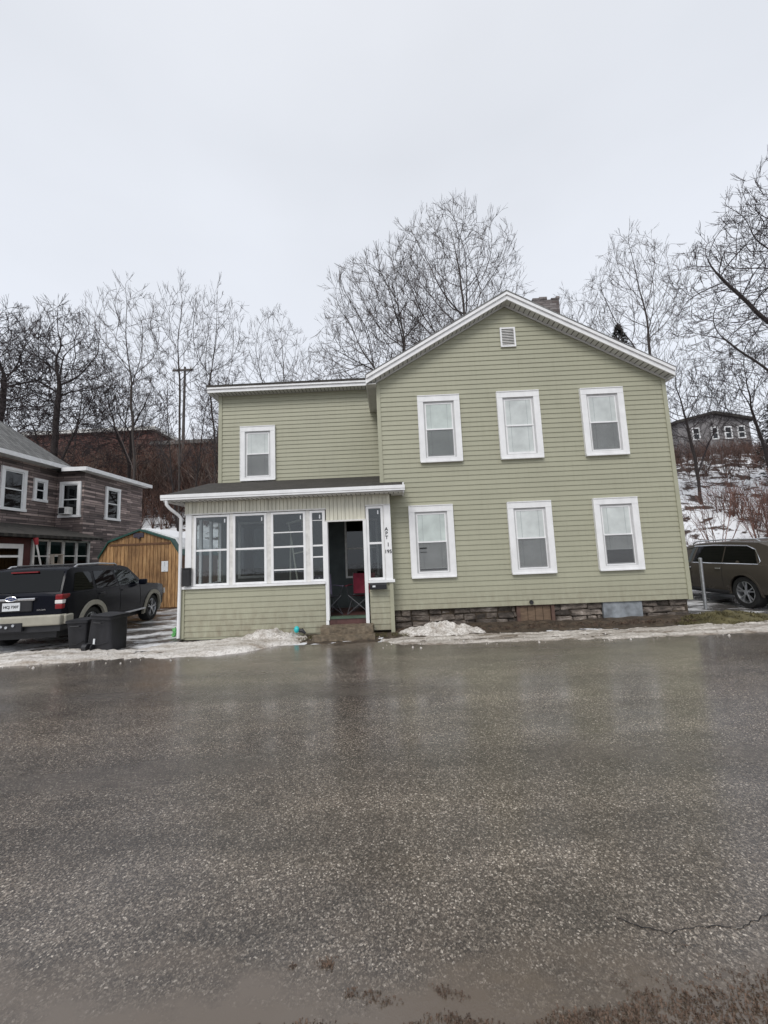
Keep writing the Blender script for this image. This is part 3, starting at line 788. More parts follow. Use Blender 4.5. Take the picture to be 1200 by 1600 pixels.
def pwin(x0, x1, z0, z1, rails, lab=None):
    g = MB(); Y0, Y1 = YP-.015, YP+.035
    B = .05
    g.box(x0, x0+B, Y0, Y1, z0, z1); g.box(x1-B, x1, Y0, Y1, z0, z1); g.box(x0+B, x1-B, Y0, Y1, z0, z0+.045); g.box(x0+B, x1-B, Y0, Y1, z1-.045, z1)
    for (z, t) in rails: g.box(x0+B, x1-B, YP+.0, YP+.02, z-t, z+t)
    w_ = g.build('porch_window', M_white, HO)
    g = MB(); g.box(x0-.012, x0+.0, YP-.005, YP+.06, z0, z1); g.box(x1, x1+.012, YP-.005, YP+.06, z0, z1); g.build('frame', M_whitew, w_)
    g = MB(); g.box(x0+B, x1-B, YP+.008, YP+.012, z0+.045, z1-.045); g.build('pane', M_pglass, w_)
    g = MB(); g.box(x1-B-.07, x1-B-.045, YP+.004, YP+.0075, z1-.17, z1-.09); g.build('sticker', M_paper, w_)
    if lab: w_['label'] = lab
    return w_
def Z8(py): return py
pwin(-4.225,-3.455,1.105,2.61,[(1.855,.02)])
pwin(-3.375,-2.65,1.105,2.61,[(1.855,.02)])
pwin(-2.555,-1.81,1.105,2.61,[(1.86,.018),(2.17,.011),(1.375,.014)], 'porch window with four panes')
pwin(-1.715,-1.395,1.105,2.61,[(1.86,.018),(2.40,.006),(1.62,.014)], 'narrow porch window beside the door')
pwin(-.50,-.14,1.088,2.65,[(1.86,.022)], 'narrow sidelight right of the door')
g = MB()
for a, b_ in ((-4.27,-4.237),(-3.443,-3.387),(-2.638,-2.567),(-1.798,-1.727)): g = MB(); g.box(a, b_, YP-.004, YP+.07, 1.105, 2.62); g.build('mullion', M_whitew, HO)
# porch left side: open glazing
g = MB()
for y in (8.9, 9.4, 9.93): g.box(-4.46,-4.40,y,y+.06,1.10,2.9)
g.box(-4.46,-4.40,8.3,9.98,2.6,2.9); g.build('porch_side_frame', M_white, HO)
# interior
g = MB(); g.box(-4.38,-.06,YP+.12,9.96,.27,.312); g.build('porch_floor', M_porchfloor, HO)
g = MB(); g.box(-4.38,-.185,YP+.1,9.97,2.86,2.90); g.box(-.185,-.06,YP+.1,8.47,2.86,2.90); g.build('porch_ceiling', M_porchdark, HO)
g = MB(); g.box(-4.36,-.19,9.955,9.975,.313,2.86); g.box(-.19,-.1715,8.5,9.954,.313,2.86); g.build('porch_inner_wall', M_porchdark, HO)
def iframe(x0, x1, z0, z1, y, t=.06, nm='inner_window'):
    g = MB(); g.box(x0,x0+t,y-.03,y,z0,z1); g.box(x1-t,x1,y-.03,y,z0,z1); g.box(x0+t,x1-t,y-.03,y,z1-t,z1); g.box(x0+t,x1-t,y-.03,y,z0,z0+t); g.box(x0+t,x1-t,y-.02,y,(z0+z1)/2-.02,(z0+z1)/2+.02)
    w_ = g.build(nm, M_whitew, HO); g = MB(); g.box(x0+t,x1-t,y-.012,y-.008,z0+t,z1-t); g.build('pane', M_darkwin, w_)
iframe(-3.95,-3.05,1.15,2.6,9.95)
iframe(-1.18,-.32,1.05,2.55,9.95,.05)
# downspout
g = MB(); g.tube([(-4.66,7.90,2.93),(-4.66,7.90,2.84),(-4.62,7.95,2.76),(-4.50,8.09,2.62),(-4.475,8.13,2.56),(-4.475,8.13,1.2),(-4.49,8.13,.06)], .034, 10); g.build('downspout', M_white, HO, smooth=50)
# numbers
NR = Euler((R(90), 0, 0))
for ch, z in (('A', 2.145), ('P', 2.055), ('T', 1.965)): text(ch, .105, (-.078, YP-.029, z), NR, M_dark, HO, 'house_letter')
text('1', .115, (-.052, YP-.029, 1.815), NR, M_dark, HO, 'house_number')
text('195', .105, (-.058, YP-.029, 1.668), NR, M_dark, HO, 'house_number')
# steps
ST = empty('concrete_steps', (-.95, 7.8, 0), 'two worn brown concrete steps in front of the porch doorway', 'steps')
def rough_box(x0, x1, y0, y1, z0, z1, nm):
    g = MB(); nx = 26; ny = 8; nzz = 5
    def d(p): return Vector(p) + Vector((noise.noise(Vector(p)*7), noise.noise(Vector(p)*7+Vector((5,0,0))), noise.noise(Vector(p)*7+Vector((9,0,0)))))*.012
    def face(f, a, b_):
        n = len(g.v)
        for j in range(b_+1):
            for i in range(a+1): g.v.append(tuple(d(f(i/a, j/b_))))
        for j in range(b_):
            for i in range(a): q = n+j*(a+1)+i; g.f.append((q, q+1, q+a+2, q+a+1))
    face(lambda s, t: (x0+(x1-x0)*s, y0, z0+(z1-z0)*t), nx, nzz); face(lambda s, t: (x0+(x1-x0)*s, y0+(y1-y0)*t, z1), nx, ny)
    face(lambda s, t: (x1, y0+(y1-y0)*s, z0+(z1-z0)*t), ny, nzz); face(lambda s, t: (x0, y1-(y1-y0)*s, z0+(z1-z0)*t), ny, nzz)
    return g.build(nm, M_step, ST, smooth=40)
rough_box(-1.47, -.42, 7.82, 8.17, 0, .21, 'upper_step')
rough_box(-1.60, -.38, 7.62, 7.815, -.02, .085, 'lower_step')

# mailboxes
MBX = empty('mailbox', (-.30, 8.1, .9), 'flat black wall mailbox below the narrow sidelight right of the doorway', 'mailbox')
g = MB(); g.prism([(8.135,.90),(8.03,.90),(8.02,1.0),(8.06,1.03),(8.135,1.03)], 'x', -.47, -.12); g.build('box', M_black, MBX, bevel=.006)
g = MB(); g.box(-.41,-.35,8.012,8.017,.95,.985); g.build('name_plate', M_paper, MBX)
MB2 = empty('mailbox', (-4.33, 8.15, 1.1), 'tall black metal mailbox on the white post beside the downspout', 'mailbox')
g = MB(); g.box(-4.40,-4.25,8.07,8.175,1.12,1.48); g.build('box', M_black, MB2, bevel=.008)
g = MB(); g.box(-4.405,-4.245,8.055,8.175,1.485,1.50); g.build('lid', M_black, MB2)

M_frm = simple('dull_tube', (.10,.10,.11), .5, .1)
# camping chairs in porch
def camp_chair(x, y, rz, m, label):
    t = empty('camping_chair', (x, y, .313), label, 'chair', rz=rz)
    g = MB(); g.add([(-.24,-.2,.42),(.24,-.2,.42),(.22,.22,.38),(-.22,.22,.38),(0,0,.37)], [(0,1,4),(1,2,4),(2,3,4),(3,0,4)]); g.build('seat', m, t, world=False)
    g = MB(); g.add([(-.24,.2,.42),(.24,.2,.42),(.27,.32,.88),(-.27,.32,.88),(0,.30,.62)], [(0,1,4),(1,2,4),(2,3,4),(3,0,4)]); g.build('backrest', m, t, world=False)
    g = MB()
    for s in (-1, 1):
        g.tube([(s*.27,-.25,0),(-s*.25,-.22,.42)], .009, 6); g.tube([(s*.27,.25,0),(-s*.24,.22,.40)], .009, 6)
        g.tube([(s*.27,-.25,0),(s*.25,.22,.4)], .009, 6); g.tube([(s*.27,.25,0),(s*.28,-.25,.62)], .009, 6); g.tube([(s*.26,.25,0),(s*.275,.33,.9)], .009, 6)
    g.build('frame', M_frm, t, world=False)
    g = MB()
    for s in (-1, 1): g.obox((s*.29,0,.63), (.05,.5,.012), Matrix.Identity(3))
    g.build('armrest', m, t, world=False)
camp_chair(-.72, 8.95, R(-10), M_red, 'red folding camping chair inside the porch doorway')
camp_chair(-1.50, 8.85, R(35), M_lilac, 'lilac grey folding chair inside the porch left of the red one')
# leaning window frames / ladder shapes in porch
g = MB()
def ladderframe(g, p0, p1, wv, rungs, t=.03):
    p0, p1, wv = Vector(p0), Vector(p1), Vector(wv)
    g.bar(p0, p1, t); g.bar(p0+wv, p1+wv, t)
    for r_ in rungs: q = p0.lerp(p1, r_); g.bar(q, q+wv, t)
ladderframe(g, (-2.0,8.55,.5), (-2.32,8.75,2.45), (.28,.05,.06), (.02,.3,.62,.98))
g.bar((-1.72,8.52,1.2),(-1.95,8.7,2.42), .03); g.bar((-2.38,8.75,2.40),(-1.85,8.75,2.52), .045)
tag(g.build('frame_rack', M_wood), 'cream wooden rack leaning inside the porch behind the four pane window', 'rack')
g = MB(); g.bar((-2.78,8.7,.32),(-2.78,8.85,2.2),.045); g.bar((-2.78,8.85,2.2),(-2.3,8.85,2.22),.045); g.bar((-2.3,8.7,.32),(-2.3,8.85,2.22),.03)
tag(g.build('storm_frame', M_wood), 'pale empty storm window frame leaning in the porch behind the second window', 'frame')
# cups on sill
for i, x in enumerate((-1.62, -1.55, -1.49)):
    g = MB(); r_ = (.018,.024,.016)[i]; h_ = (.07,.085,.055)[i]
    g.tube([(x,8.27,1.10),(x,8.27,1.10+h_*.5),(x,8.27,1.10+h_)], [r_*.8, r_, r_*.9], 10)
    tag(g.build('candle_cup', M_paper, smooth=40), ('leftmost of the three white candle cups in the narrow porch window','tallest white candle cup in the middle of the narrow porch window','rightmost and smallest white candle cup in the narrow porch window')[i], 'cup', 'candle cups on the porch sill')
# toys by the step
g = MB(); bm = bmesh.new(); bmesh.ops.create_uvsphere(bm, u_segments=20, v_segments=12, radius=.062)
BT = empty('toy_scoop', (-1.98, 7.98, .15), 'round turquoise toy with black tail on the snow left of the steps', 'toy')
for v_ in bm.verts: v_.co = Vector((v_.co.x*.9-1.98, v_.co.y+7.98, v_.co.z*1.1+.17))
bm.verts.index_update(); g.v = [tuple(v_.co) for v_ in bm.verts]; g.f = [tuple(q.index for q in f_.verts) for f_ in bm.faces]; bm.free()
g.build('bulb', M_teal, BT, smooth=60)
g = MB(); g.tube([(-1.93,7.98,.14),(-1.87,7.97,.15),(-1.80,7.97,.09)], [.035,.045,.02], 8); g.build('tail', M_black, BT, smooth=60)
g = MB(); rr = random.Random(3)
for k in range(7):
    c = Vector((-4.80+rr.uniform(-.03,.03), 8.55+rr.uniform(-.03,.03), .04+.02*k)); a = rr.uniform(0,3)
    g.tube([c-Vector((.05*math.cos(a),.05*math.sin(a),.03)), c, c+Vector((.05*math.cos(a),.05*math.sin(a),.05))], [.012,.03,.01], 7)
tag(g.build('crumpled_bag', M_lime, smooth=60), 'crumpled lime green plastic bag on the snow by the porch corner', 'bag')

# metal post
PO = empty('steel_post', (7.52, 9.6, 0), 'galvanised steel post standing in front of the bronze car', 'post')
g = MB(); g.tube([(7.52,9.6,-.05),(7.545,9.6,1.17)], .036, 14); g.build('pipe', M_steel, PO, smooth=50)
g = MB(); g.tube([(7.545,9.6,1.165),(7.545,9.6,1.20),(7.546,9.6,1.215)], [.040,.040,.02], 14); g.build('cap', M_steel, PO, smooth=50)

# ------------------------------------------------------------------ bins
def bin_(cx, cy, w0, w1, d0, d1, h, lean, rz, label, wheels=False):
    t = empty('trash_bin', (cx, cy, 0.0), label, 'bin', 'black trash bins at the kerb', rot=(0, lean, rz))
    bm = bmesh.new()
    def ring(w_, d_, z, r_=.05, n=4):
        o = []
        for (sx, sy, a0) in ((1,1,0),(-1,1,90),(-1,-1,180),(1,-1,270)):
            for k in range(n+1):
                a = R(a0+90*k/n); o.append((sx*(w_/2-r_)+r_*math.cos(a), sy*(d_/2-r_)+r_*math.sin(a), z))
        return o
    rs = [(w0,d0,.0),(w0*1.0,d0,.03),((w0*2+w1)/3,(d0*2+d1)/3,h*.33),((w0+w1*2)/3,(d0+d1*2)/3,h*.66),(w1,d1,h-.05),(w1+.05,d1+.05,h-.045),(w1+.05,d1+.05,h-.005),(w1+.01,d1+.01,h)]
    g = MB(); n = 20
    for r_ in rs: g.v += ring(*r_)
    for i in range(len(rs)-1):
        for j in range(n): a = i*n+j; b_ = i*n+(j+1)%n; g.f.append((a, b_, b_+n, a+n))
    g.f.append(tuple(range(n-1,-1,-1))); 
    g.build('body', M_binblack, t, smooth=35, world=False)
    g = MB()
    g.v += ring(w1+.03,d1+.03,h-.0); g.v += ring(w1+.04,d1+.04,h+.025); g.v += ring(w1*.6,d1*.6,h+.04)
    for i in range(2):
        for j in range(n): a = i*n+j; b_ = i*n+(j+1)%n; g.f.append((a, b_, b_+n, a+n))
    g.f.append(tuple(range(2*n, 3*n)))
    if not wheels: g.v = [(x, y, z-.02) for x, y, z in g.v]
    g.build('lid', M_binblack, t, smooth=35, world=False)
    g = MB(); yy = -d1/2-.03
    g.tube([(-.09,yy,h-.10),(-.08,yy-.035,h-.10),(.08,yy-.035,h-.10),(.09,yy,h-.10)], .012, 6); g.build('handle', M_binblack, t, smooth=50, world=False)
    g = MB(); g.tube([(-w0*.45,-d0/2-.012,.15),(0,-d0/2-.02,.13),(w0*.40,-(d0+d1)/4-.014,.20)], .006, 5); g.build('seam', M_binblack, t, world=False)
    if wheels:
        for s in (-1, 1):
            g = MB(); g.tube([(s*.09-.16-.02, -d0/2-.03, .075),(s*.05-.16+.03, -d0/2-.03, .075)], .07, 14); g.build('wheel', M_black, t, smooth=40, world=False)
        g = MB(); g.box(-.10,-.065,-d0/2-.026,-d0/2-.015,.14,.24); g.build('label_sticker', M_paper, t, world=False)
    return t
bin_(-6.17, 7.74, .32, .38, .38, .44, .58, 0, R(8), 'smaller black trash bin standing on the left of the pair')
bin_(-5.62, 7.64, .52, .40, .42, .48, .65, R(4), R(-4), 'larger wheeled black trash bin with white sticker on the right of the pair', True)

# ------------------------------------------------------------------ SUV builder
def interp(t, pts):
    if t <= pts[0][0]: return pts[0][1]
    for (a, va), (b_, vb) in zip(pts, pts[1:]):
        if t <= b_: return va+(vb-va)*(t-a)/(b_-a)
    return pts[-1][1]
def suv(name, label, loc, rz, P, paint_m):
    t = empty(name, loc, label, 'car', rz=rz)
    Lg, W, wr = P['L'], P['W'], P['wr']; ra, fa = P['ra'], P['fa']; belt = P['belt']; sill = P['sill']; AR = P['AR']
    top = P['top']                       # belt/hood height along y
    def ef(y): return interp(y, P['plan'])
    def zlow(y):
        z = interp(y, P['low'])
        for ya in (ra, fa):
            d = abs(y-ya)
            if d < AR: z = max(z, wr*.97+math.sqrt(AR*AR-d*d))
        return z
    def wz(z):
        return interp(z, [(.2,.93),(.45,.985),(.7,1.0),(belt-.12,.985),(belt,.955),(belt+.2,.93)])
    ys = [0]; y = 0
    while y < Lg-.02: y += .035; ys.append(min(y, Lg))
    g = MB(); ns = 9
    for y in ys:
        zt = interp(y, top); zl = min(zlow(y), zt-.03); rowpts = []
        for k in range(ns+1):
            z = zl+(zt-zl)*k/ns; rowpts.append((W*wz(z)*ef(y), z))
        xt = rowpts[-1][0]; rowpts += [(xt*.93, zt+.022), (xt*.6, zt+.045), (0, zt+.055)]
        g.v += [(-x, y, z) for x, z in rowpts] + [(x, y, z) for x, z in reversed(rowpts[:-1])]
    n = 2*(ns+4)-1
    for i in range(len(ys)-1):
        for j in range(n-1): a = i*n+j; g.f.append((a, a+1, a+n+1, a+n))
    g.f.append(tuple(range(n))); g.f.append(tuple(range(len(ys)*n-1, (len(ys)-1)*n-1, -1)))
    g.build('body', paint_m, t, smooth=32, world=False)
    g = MB(); g.box(-W+.20, W-.20, .12, Lg-.15, .24, belt-.1)
    g.build('underbody', M_black, t, world=False)
    # cabin
    roof = P['roof']; tan = P['tumble']; wb = W*.945
    def wx(z, y): return (wb - (z-belt)*tan)*interp(y, P['cplan'])
    y0, y1 = roof[0][0], roof[-1][0]; cys = []
    y = y0
    while y < y1: cys.append(y); y += .05
    cys.append(y1); g = MB(); nk = 6
    for y in cys:
        zt = max(interp(y, roof), belt-.0+.002); rp = []
        for k in range(nk+1):
            z = belt-.03+(zt-belt+.03)*k/nk; rp.append((wx(z, y), z))
        xt = rp[-1][0]; rp += [(xt*.94, zt+.02*min(1,(zt-belt)*3)), (xt*.6, zt+.04*min(1,(zt-belt)*3)), (0, zt+.048*min(1,(zt-belt)*3))]
        g.v += [(-x, y, z) for x, z in rp] + [(x, y, z) for x, z in reversed(rp[:-1])]
    n = 2*(nk+4)-1
    for i in range(len(cys)-1):
        for j in range(n-1): a = i*n+j; g.f.append((a, a+1, a+n+1, a+n))
    g.build('cabin', paint_m, t, smooth=32, world=False)
    for (poly, mm, lab) in P['windows']:
        for s in (-1, 1):
            g = MB(); vs = [(s*(wx(z, y)+.006), y, z) for y, z in poly]
            cx_ = sum(v[1] for v in vs)/len(vs)
            vs = vs if s > 0 else vs[::-1]
            g.add(vs, [tuple(range(len(vs)))]); g.build('side_window', mm, t, world=False)
    if P.get('chrome'):
        for s in (-1, 1):
            pts = [(s*(wx(z, y)+.010), y, z) for y, z in P['chrome']]
            g = MB(); g.tube(pts, P.get('chr', .011), 6); g.build('window_trim', M_chrome, t, smooth=50, world=False)
    def slope_quad(nm, ya, yb, fa_, fb_, mm, off=.012):
        # quad on roof slope between stations
        za, zb = interp(ya, roof), interp(yb, roof); g = MB(); dy = yb-ya; dz_ = zb-za; l = math.hypot(dy, dz_); nx_ = (-dz_/l*off if dy > 0 else dz_/l*off, abs(dy)/l*off)
        K = 6; vs = []
        for (y, z, f_) in ((ya, za, fa_), (yb, zb, fb_)):
            m_ = min(1, (z-belt)*3)
            for k in range(K+1):
                u = -1+2*k/K; xx = wx(z, y)*f_
                cz = (.048-.028*abs(u)**1.5)*m_
                vs.append((u*xx, y+nx_[0]*1.0, z+cz+nx_[1]))
        g.add(vs, [(k, k+1, K+2+k, K+1+k) for k in range(K)]); return g.build(nm, mm, t, smooth=60, world=False)
    r0, r1, r2, r3 = P['glass_y']
    slope_quad('rear_window', r0, r1, P.get('rwf',.86), P.get('rwf',.90), M_carglass)
    slope_quad('windshield', r2, r3, .90, .92, P.get('wsm', M_carglass))
    # wheels
    for ya in (ra, fa):
        for s in (-1, 1):
            xo = s*(W-.03); xi = s*(W-.27)
            g = MB(); K = 36
            prof = [(xi, wr*.70),(xi, wr*.95),(xi+s*.03, wr),(xo-s*.03, wr),(xo, wr*.95),(xo+s*.005, wr*.72),(xo-s*.015, wr*.70)]
            for k in range(K):
                a = 2*math.pi*k/K
                for (x, r_) in prof: g.v.append((x, ya+r_*math.cos(a), wr+r_*math.sin(a)))
            m_ = len(prof)
            for k in range(K):
                for j in range(m_-1): a = k*m_+j; b_ = ((k+1)%K)*m_+j; g.f.append((a, a+1, b_+1, b_))
            w_ = g.build('wheel', M_rubber, t, smooth=40, world=False)
            g = MB()
            for k in range(K):
                a = 2*math.pi*k/K
                for (x, r_) in ((xo-s*.012, wr*.70),(xo-s*.002, wr*.66),(xo-s*.06, wr*.62),(xo-s*.12, wr*.60)): g.v.append((x, ya+r_*math.cos(a), wr+r_*math.sin(a)))
            for k in range(K):
                for j in range(3): a = k*4+j; b_ = ((k+1)%K)*4+j; g.f.append((a, a+1, b_+1, b_))
            for k in range(P['spokes']):
                for dl in P['split']:
                    a = 2*math.pi*(k)/P['spokes']+.3
                    ca, sa = math.cos(a), math.sin(a); cb, sb = math.cos(a+dl), math.sin(a+dl)
                    g.bar((xo-s*.03, ya+.05*ca, wr+.05*sa), (xo-s*.016, ya+wr*.66*cb, wr+wr*.66*sb), P['sw'], .02)
            g.tube([(xo-s*.06,ya,wr),(xo-s*.012,ya,wr)], .06, 12)
            g.build('rim', M_alloy, w_, smooth=35, world=False)
            g = MB(); g.tube([(xo-s*.14,ya,wr),(xo-s*.13,ya,wr)], wr*.62, 24); g.build('brake_disc', M_dark, w_, world=False)
    # arch trims
    for ya in (ra, fa):
        for s in (-1, 1):
            g = MB(); K = 22; A0, A1 = P['archang']; aw = P['aw']; mo_ = P['arch_out']
            for k in range(K+1):
                a = R(A0+(A1-A0)*k/K)
                for (r_, oo) in ((AR-.005, -.03),(AR-.005, mo_),(AR+aw, mo_),(AR+aw, -.03)):
                    y = ya+r_*math.cos(a); z = wr*.97+r_*math.sin(a)
                    g.v.append((s*(W*wz(z)*ef(min(max(y,0),Lg))+oo), y, z))
            for k in range(K):
                for j in range(3): a = k*4+j; g.f.append((a, a+1, a+5, a+4))
            g.build('wheel_arch', P['archm'], t, smooth=35, world=False)
    # handles, mirrors, rails
    for s in (-1, 1):
        for (y, z) in P['handles']:
            g = MB(); g.obox((s*(W*wz(z)+.022), y, z), (.022,.17,.028), Matrix.Identity(3)); g.build('door_handle', P['handm'], t, world=False, bevel=.006)
        y, z = P['mirror']; g = MB(); g.obox((s*(W+.09), y, z), (.20,.11,.15), Matrix.Identity(3)); g.build('mirror', paint_m, t, world=False, bevel=.035, seg=3)
        for y in P['doors']:
            g = MB(); pts = [(s*(W*wz(z)*ef(y)+.0015), y, z) for z in [sill+.08+(belt-sill-.1)*k/8 for k in range(9)]]
            g.tube(pts, .004, 4); g.build('door_gap', M_dark, t, world=False)
        ra_, rb_, rz_, rad = P['rail']
        xr = wx(rz_, (ra_+rb_)/2)-.07
        g = MB(); g.tube([(s*xr, ra_, rz_+.0),(s*xr, ra_+.12, rz_+.065),(s*xr, (ra_+rb_)/2, rz_+.085),(s*xr, rb_-.12, rz_+.065),(s*xr, rb_, rz_-.0)], rad, 8); g.build('roof_rail', P['railm'], t, smooth=50, world=False)
        g = MB(); g.box(s*(W-.02)-.02, s*(W-.02)+.03, ra+AR+.03, fa-AR-.03, sill-.06, sill-.01); g.build('running_board', P['boardm'], t, world=False, bevel=.012)
    return t, wx, wz

EX = dict(L=4.68, W=.935, wr=.365, ra=.94, fa=3.72, belt=1.09, sill=.44, AR=.43,
    top=[(0,1.03),(.06,1.09),(3.3,1.09),(3.5,1.08),(4.36,1.0),(4.58,.92),(4.68,.77)],
    plan=[(0,.945),(.10,.985),(.3,1),(4.0,1),(4.4,.96),(4.6,.89),(4.68,.82)],
    low=[(0,.48),(.5,.42),(4.4,.42),(4.68,.42)],
    roof=[(.03,1.09),(.12,1.24),(.32,1.55),(.44,1.60),(1.5,1.625),(2.40,1.60),(2.64,1.56),(3.26,1.09)], tumble=.30,
    cplan=[(0,.96),(.4,1),(3.0,1),(3.7,.94)],
    windows=[([(.34,1.12),(.98,1.12),(1.02,1.16),(1.02,1.47),(.98,1.51),(.62,1.51),(.52,1.48)], M_carglass, ''), ([(1.12,1.12),(1.96,1.12),(1.86,1.515),(1.14,1.51)], M_carglass, ''), ([(2.04,1.12),(3.02,1.12),(2.60,1.49),(1.96,1.515)], M_carglassc, '')],
    glass_y=(.06,.31,2.68,3.20), rwf=.95, spokes=5, split=(-.12,.12), sw=.035, archang=(-12,192), aw=.095, arch_out=.028, archm=M_tan,
    handles=[(1.25,1.0),(2.17,1.0)], handm=M_black, mirror=(2.9,1.15), doors=[1.08,2.0,2.98], rail=(.65,2.3,1.60,.022), railm=M_alloy, boardm=M_alloy)
T1, wx1, wz1 = suv('parked_suv', 'black dirty boxy sport utility vehicle with tan bumper seen from behind in the left driveway', (-7.48, 7.58, 0), R(7.6), EX, M_blackpaint)
# rear details
def B(nm, g, m_, parent=T1, **k): return g.build(nm, m_, parent, world=False, **k)
g = MB(); 
for (xa, xb, ya, yb) in ((-.93,.93,-.10,.12),): g.box(xa, xb, ya, yb, .50, .70)
for s in (-1, 1): g.box(s*.955-.03 if s<0 else .925, -.925 if s<0 else .955+.03, -.02, .22, .50, .69)
B('rear_bumper', g, M_tan, bevel=.03, seg=3)
g = MB(); g.box(-.26,.26,-.115,-.05,.42,.58); g.box(-.9,.9,-.04,.2,.38,.50); h_ = B('hitch', g, M_black)
g = MB()
for x, z in ((-.17,.51),(-.09,.53),(.0,.51),(.12,.54)): g.tube([(x,-.135,z),(x,-.11,z)], .026, 10)
B('chain_hooks', g, M_chrome, h_)
g = MB(); g.add([(-.80,-.004,.74),(.80,-.004,.74),(.80,-.004,1.08),(-.80,-.004,1.08)], [(0,1,2,3)]); g = MB()
g.box(-.36,.36,-.03,.01,.78,1.0); B('plate_recess', g, M_black, bevel=.02)
g = MB(); g.box(-.42,.42,-.05,.0,.995,1.045); gn = B('garnish', g, M_chrome, bevel=.012)
g = MB(); K = 24
g.v = [(0,-.062,1.04)] + [(.095*math.cos(6.283*k/K), -.060, 1.04+.040*math.sin(6.283*k/K)) for k in range(K)]; g.f = [(0, 1+k, 1+(k+1)%K) for k in range(K)]; bd = B('oval_badge', g, M_blue, gn)
g = MB(); g.tube([(.098*math.cos(6.283*k/K), -.058, 1.04+.043*math.sin(6.283*k/K)) for k in range(K+1)], .008, 6); B('badge_rim', g, M_chrome, gn)
BR = pmat(T1)
def text_local(body, size, loc, m_, parent, nm, rot=Euler((R(90),0,0))):
    o = text(body, size, (0,0,0), Euler((0,0,0)), m_, None, nm)
    o.data.transform(Matrix.LocRotScale(Vector(loc), rot, Vector((1,1,1)))); o.parent = parent; return o
text_local('Ford', .055, (0,-.064,1.04), M_chrome, gn, 'badge_script')
g = MB(); g.box(-.155,.155,-.045,-.031,.81,.965); pl = B('licence_plate', g, M_paper)
text_local('HCJ 7307', .068, (0,-.047,.885), M_dark, pl, 'plate_number')
text_local('EXPLORER', .034, (.52,-.008,.80), M_chrome, T1, 'name_badge')
for s in (-1, 1):
    g = MB(); x0_, x1_ = sorted((s*.76, s*.90)); 
    g.box(x0_, x1_, -.012, .22, .98, 1.09); g.box(x0_, x1_, -.012, .22, .80, .905); tl = B('tail_light', g, M_tail, bevel=.02)
    g = MB(); g.box(x0_, x1_, -.012, .22, .907, .978); B('reverse_lamp', g, M_tailw, tl, bevel=.008)
g = MB(); g.bar((-.05,.00,1.13),(-.42,.03,1.15),.014); g.bar((-.05,-.02,1.09),(-.02,.01,1.14),.03); B('wiper', g, M_black)
g = MB(); g.box(-.25,.25,.24,.30,1.535,1.56); B('high_brake_light', g, M_tail)
g = MB()
g.tube([(-.6,.85,1.68),(.6,.85,1.68)], .018, 6); B('roof_crossbar', g, M_black)
g = MB(); g.tube([(-.6,2.3,1.68),(.6,2.3,1.68)], .018, 6); B('roof_crossbar', g, M_black)
for s in (-1,1): 
    g = MB(); g.box(min(s*.62,s*.86), max(s*.62,s*.86), 4.58, 4.66, .70, .86); B('headlight', g, M_tailw, bevel=.02)

XC = dict(L=4.95, W=.97, wr=.37, ra=1.03, fa=4.01, belt=1.02, sill=.38, AR=.42,
    top=[(0,.92),(.08,1.02),(3.6,1.02),(3.9,1.0),(4.7,.93),(4.88,.86),(4.95,.7)],
    plan=[(0,.88),(.12,.94),(.4,1),(4.2,1),(4.6,.96),(4.85,.86),(4.95,.76)],
    low=[(0,.42),(.5,.36),(4.4,.34),(4.95,.34)],
    roof=[(.12,1.02),(.30,1.25),(.50,1.45),(.72,1.52),(1.6,1.56),(2.6,1.54),(3.0,1.48),(3.85,1.02)], tumble=.34,
    cplan=[(0,.88),(.6,.98),(1.2,1),(3.0,1),(3.85,.93)],
    windows=[([(.66,1.055),(1.62,1.055),(1.62,1.46),(1.0,1.445),(.80,1.38)], M_carglass, ''), ([(1.66,1.055),(2.66,1.055),(2.56,1.47),(1.66,1.47)], M_carglass, ''), ([(2.74,1.055),(3.66,1.055),(3.05,1.40),(2.66,1.46)], M_carglassc, '')],
    chrome=[(3.72,1.045),(2.0,1.035),(.62,1.035),(.58,1.10),(.76,1.37),(1.0,1.465),(2.0,1.495),(2.7,1.48)], chr=.013,
    glass_y=(.2,.48,3.05,3.78), spokes=5, split=(-.2,.2), sw=.026, archang=(-8,188), aw=.05, arch_out=.012, archm=M_brownpaint,
    handles=[(1.72,.91),(2.75,.91)], handm=M_chrome, mirror=(3.5,1.08), doors=[1.62,2.70,3.72], rail=(.75,2.9,1.545,.018), railm=M_alloy, boardm=M_black, wsm=M_carglassc)
T2, _, _ = suv('parked_suv', 'dark bronze sport utility vehicle with chrome window trim behind the steel post', (9.22, 8.32, 0), R(-3), XC, M_brownpaint)
for s in (-1, 1):
    g = MB(); g.box(min(s*.74,s*.86), max(s*.74,s*.86), -.01, .12, .72, 1.2); g.build('tail_light', M_tail, T2, world=False, bevel=.02)

# ------------------------------------------------------------------ shed
SX0, SX1, SY0, SY1 = -10.72, -7.68, 14.0, 17.0
SH = empty('garden_shed', (-9.2, 14, 0), 'orange brown wooden garden shed with green trimmed barn roof and snow on top', 'shed')
prof = [(-10.72,1.92),(-10.35,2.50),(-9.2,2.90),(-8.05,2.50),(-7.68,1.92)]
g = MB(); x = SX0
def shtop(x):
    return interp(x, prof)
while x < SX1-.01:
    x1 = min(x+.135, SX1)
    xm = (x+x1)/2
    g.add([(x+.008,SY0,.05),(x1-.008,SY0,.05),(x1-.008,SY0,shtop(x1)-.03),(x+.008,SY0,shtop(x)-.03),(x+.008,SY0+.03,.05),(x1-.008,SY0+.03,.05),(x1-.008,SY0+.03,shtop(x1)-.03),(x+.008,SY0+.03,shtop(x)-.03)], [(0,1,2,3),(0,3,7,4),(1,5,6,2),(3,2,6,7),(0,4,5,1)])
    x = x1
g.build('front_wall', M_board, SH)
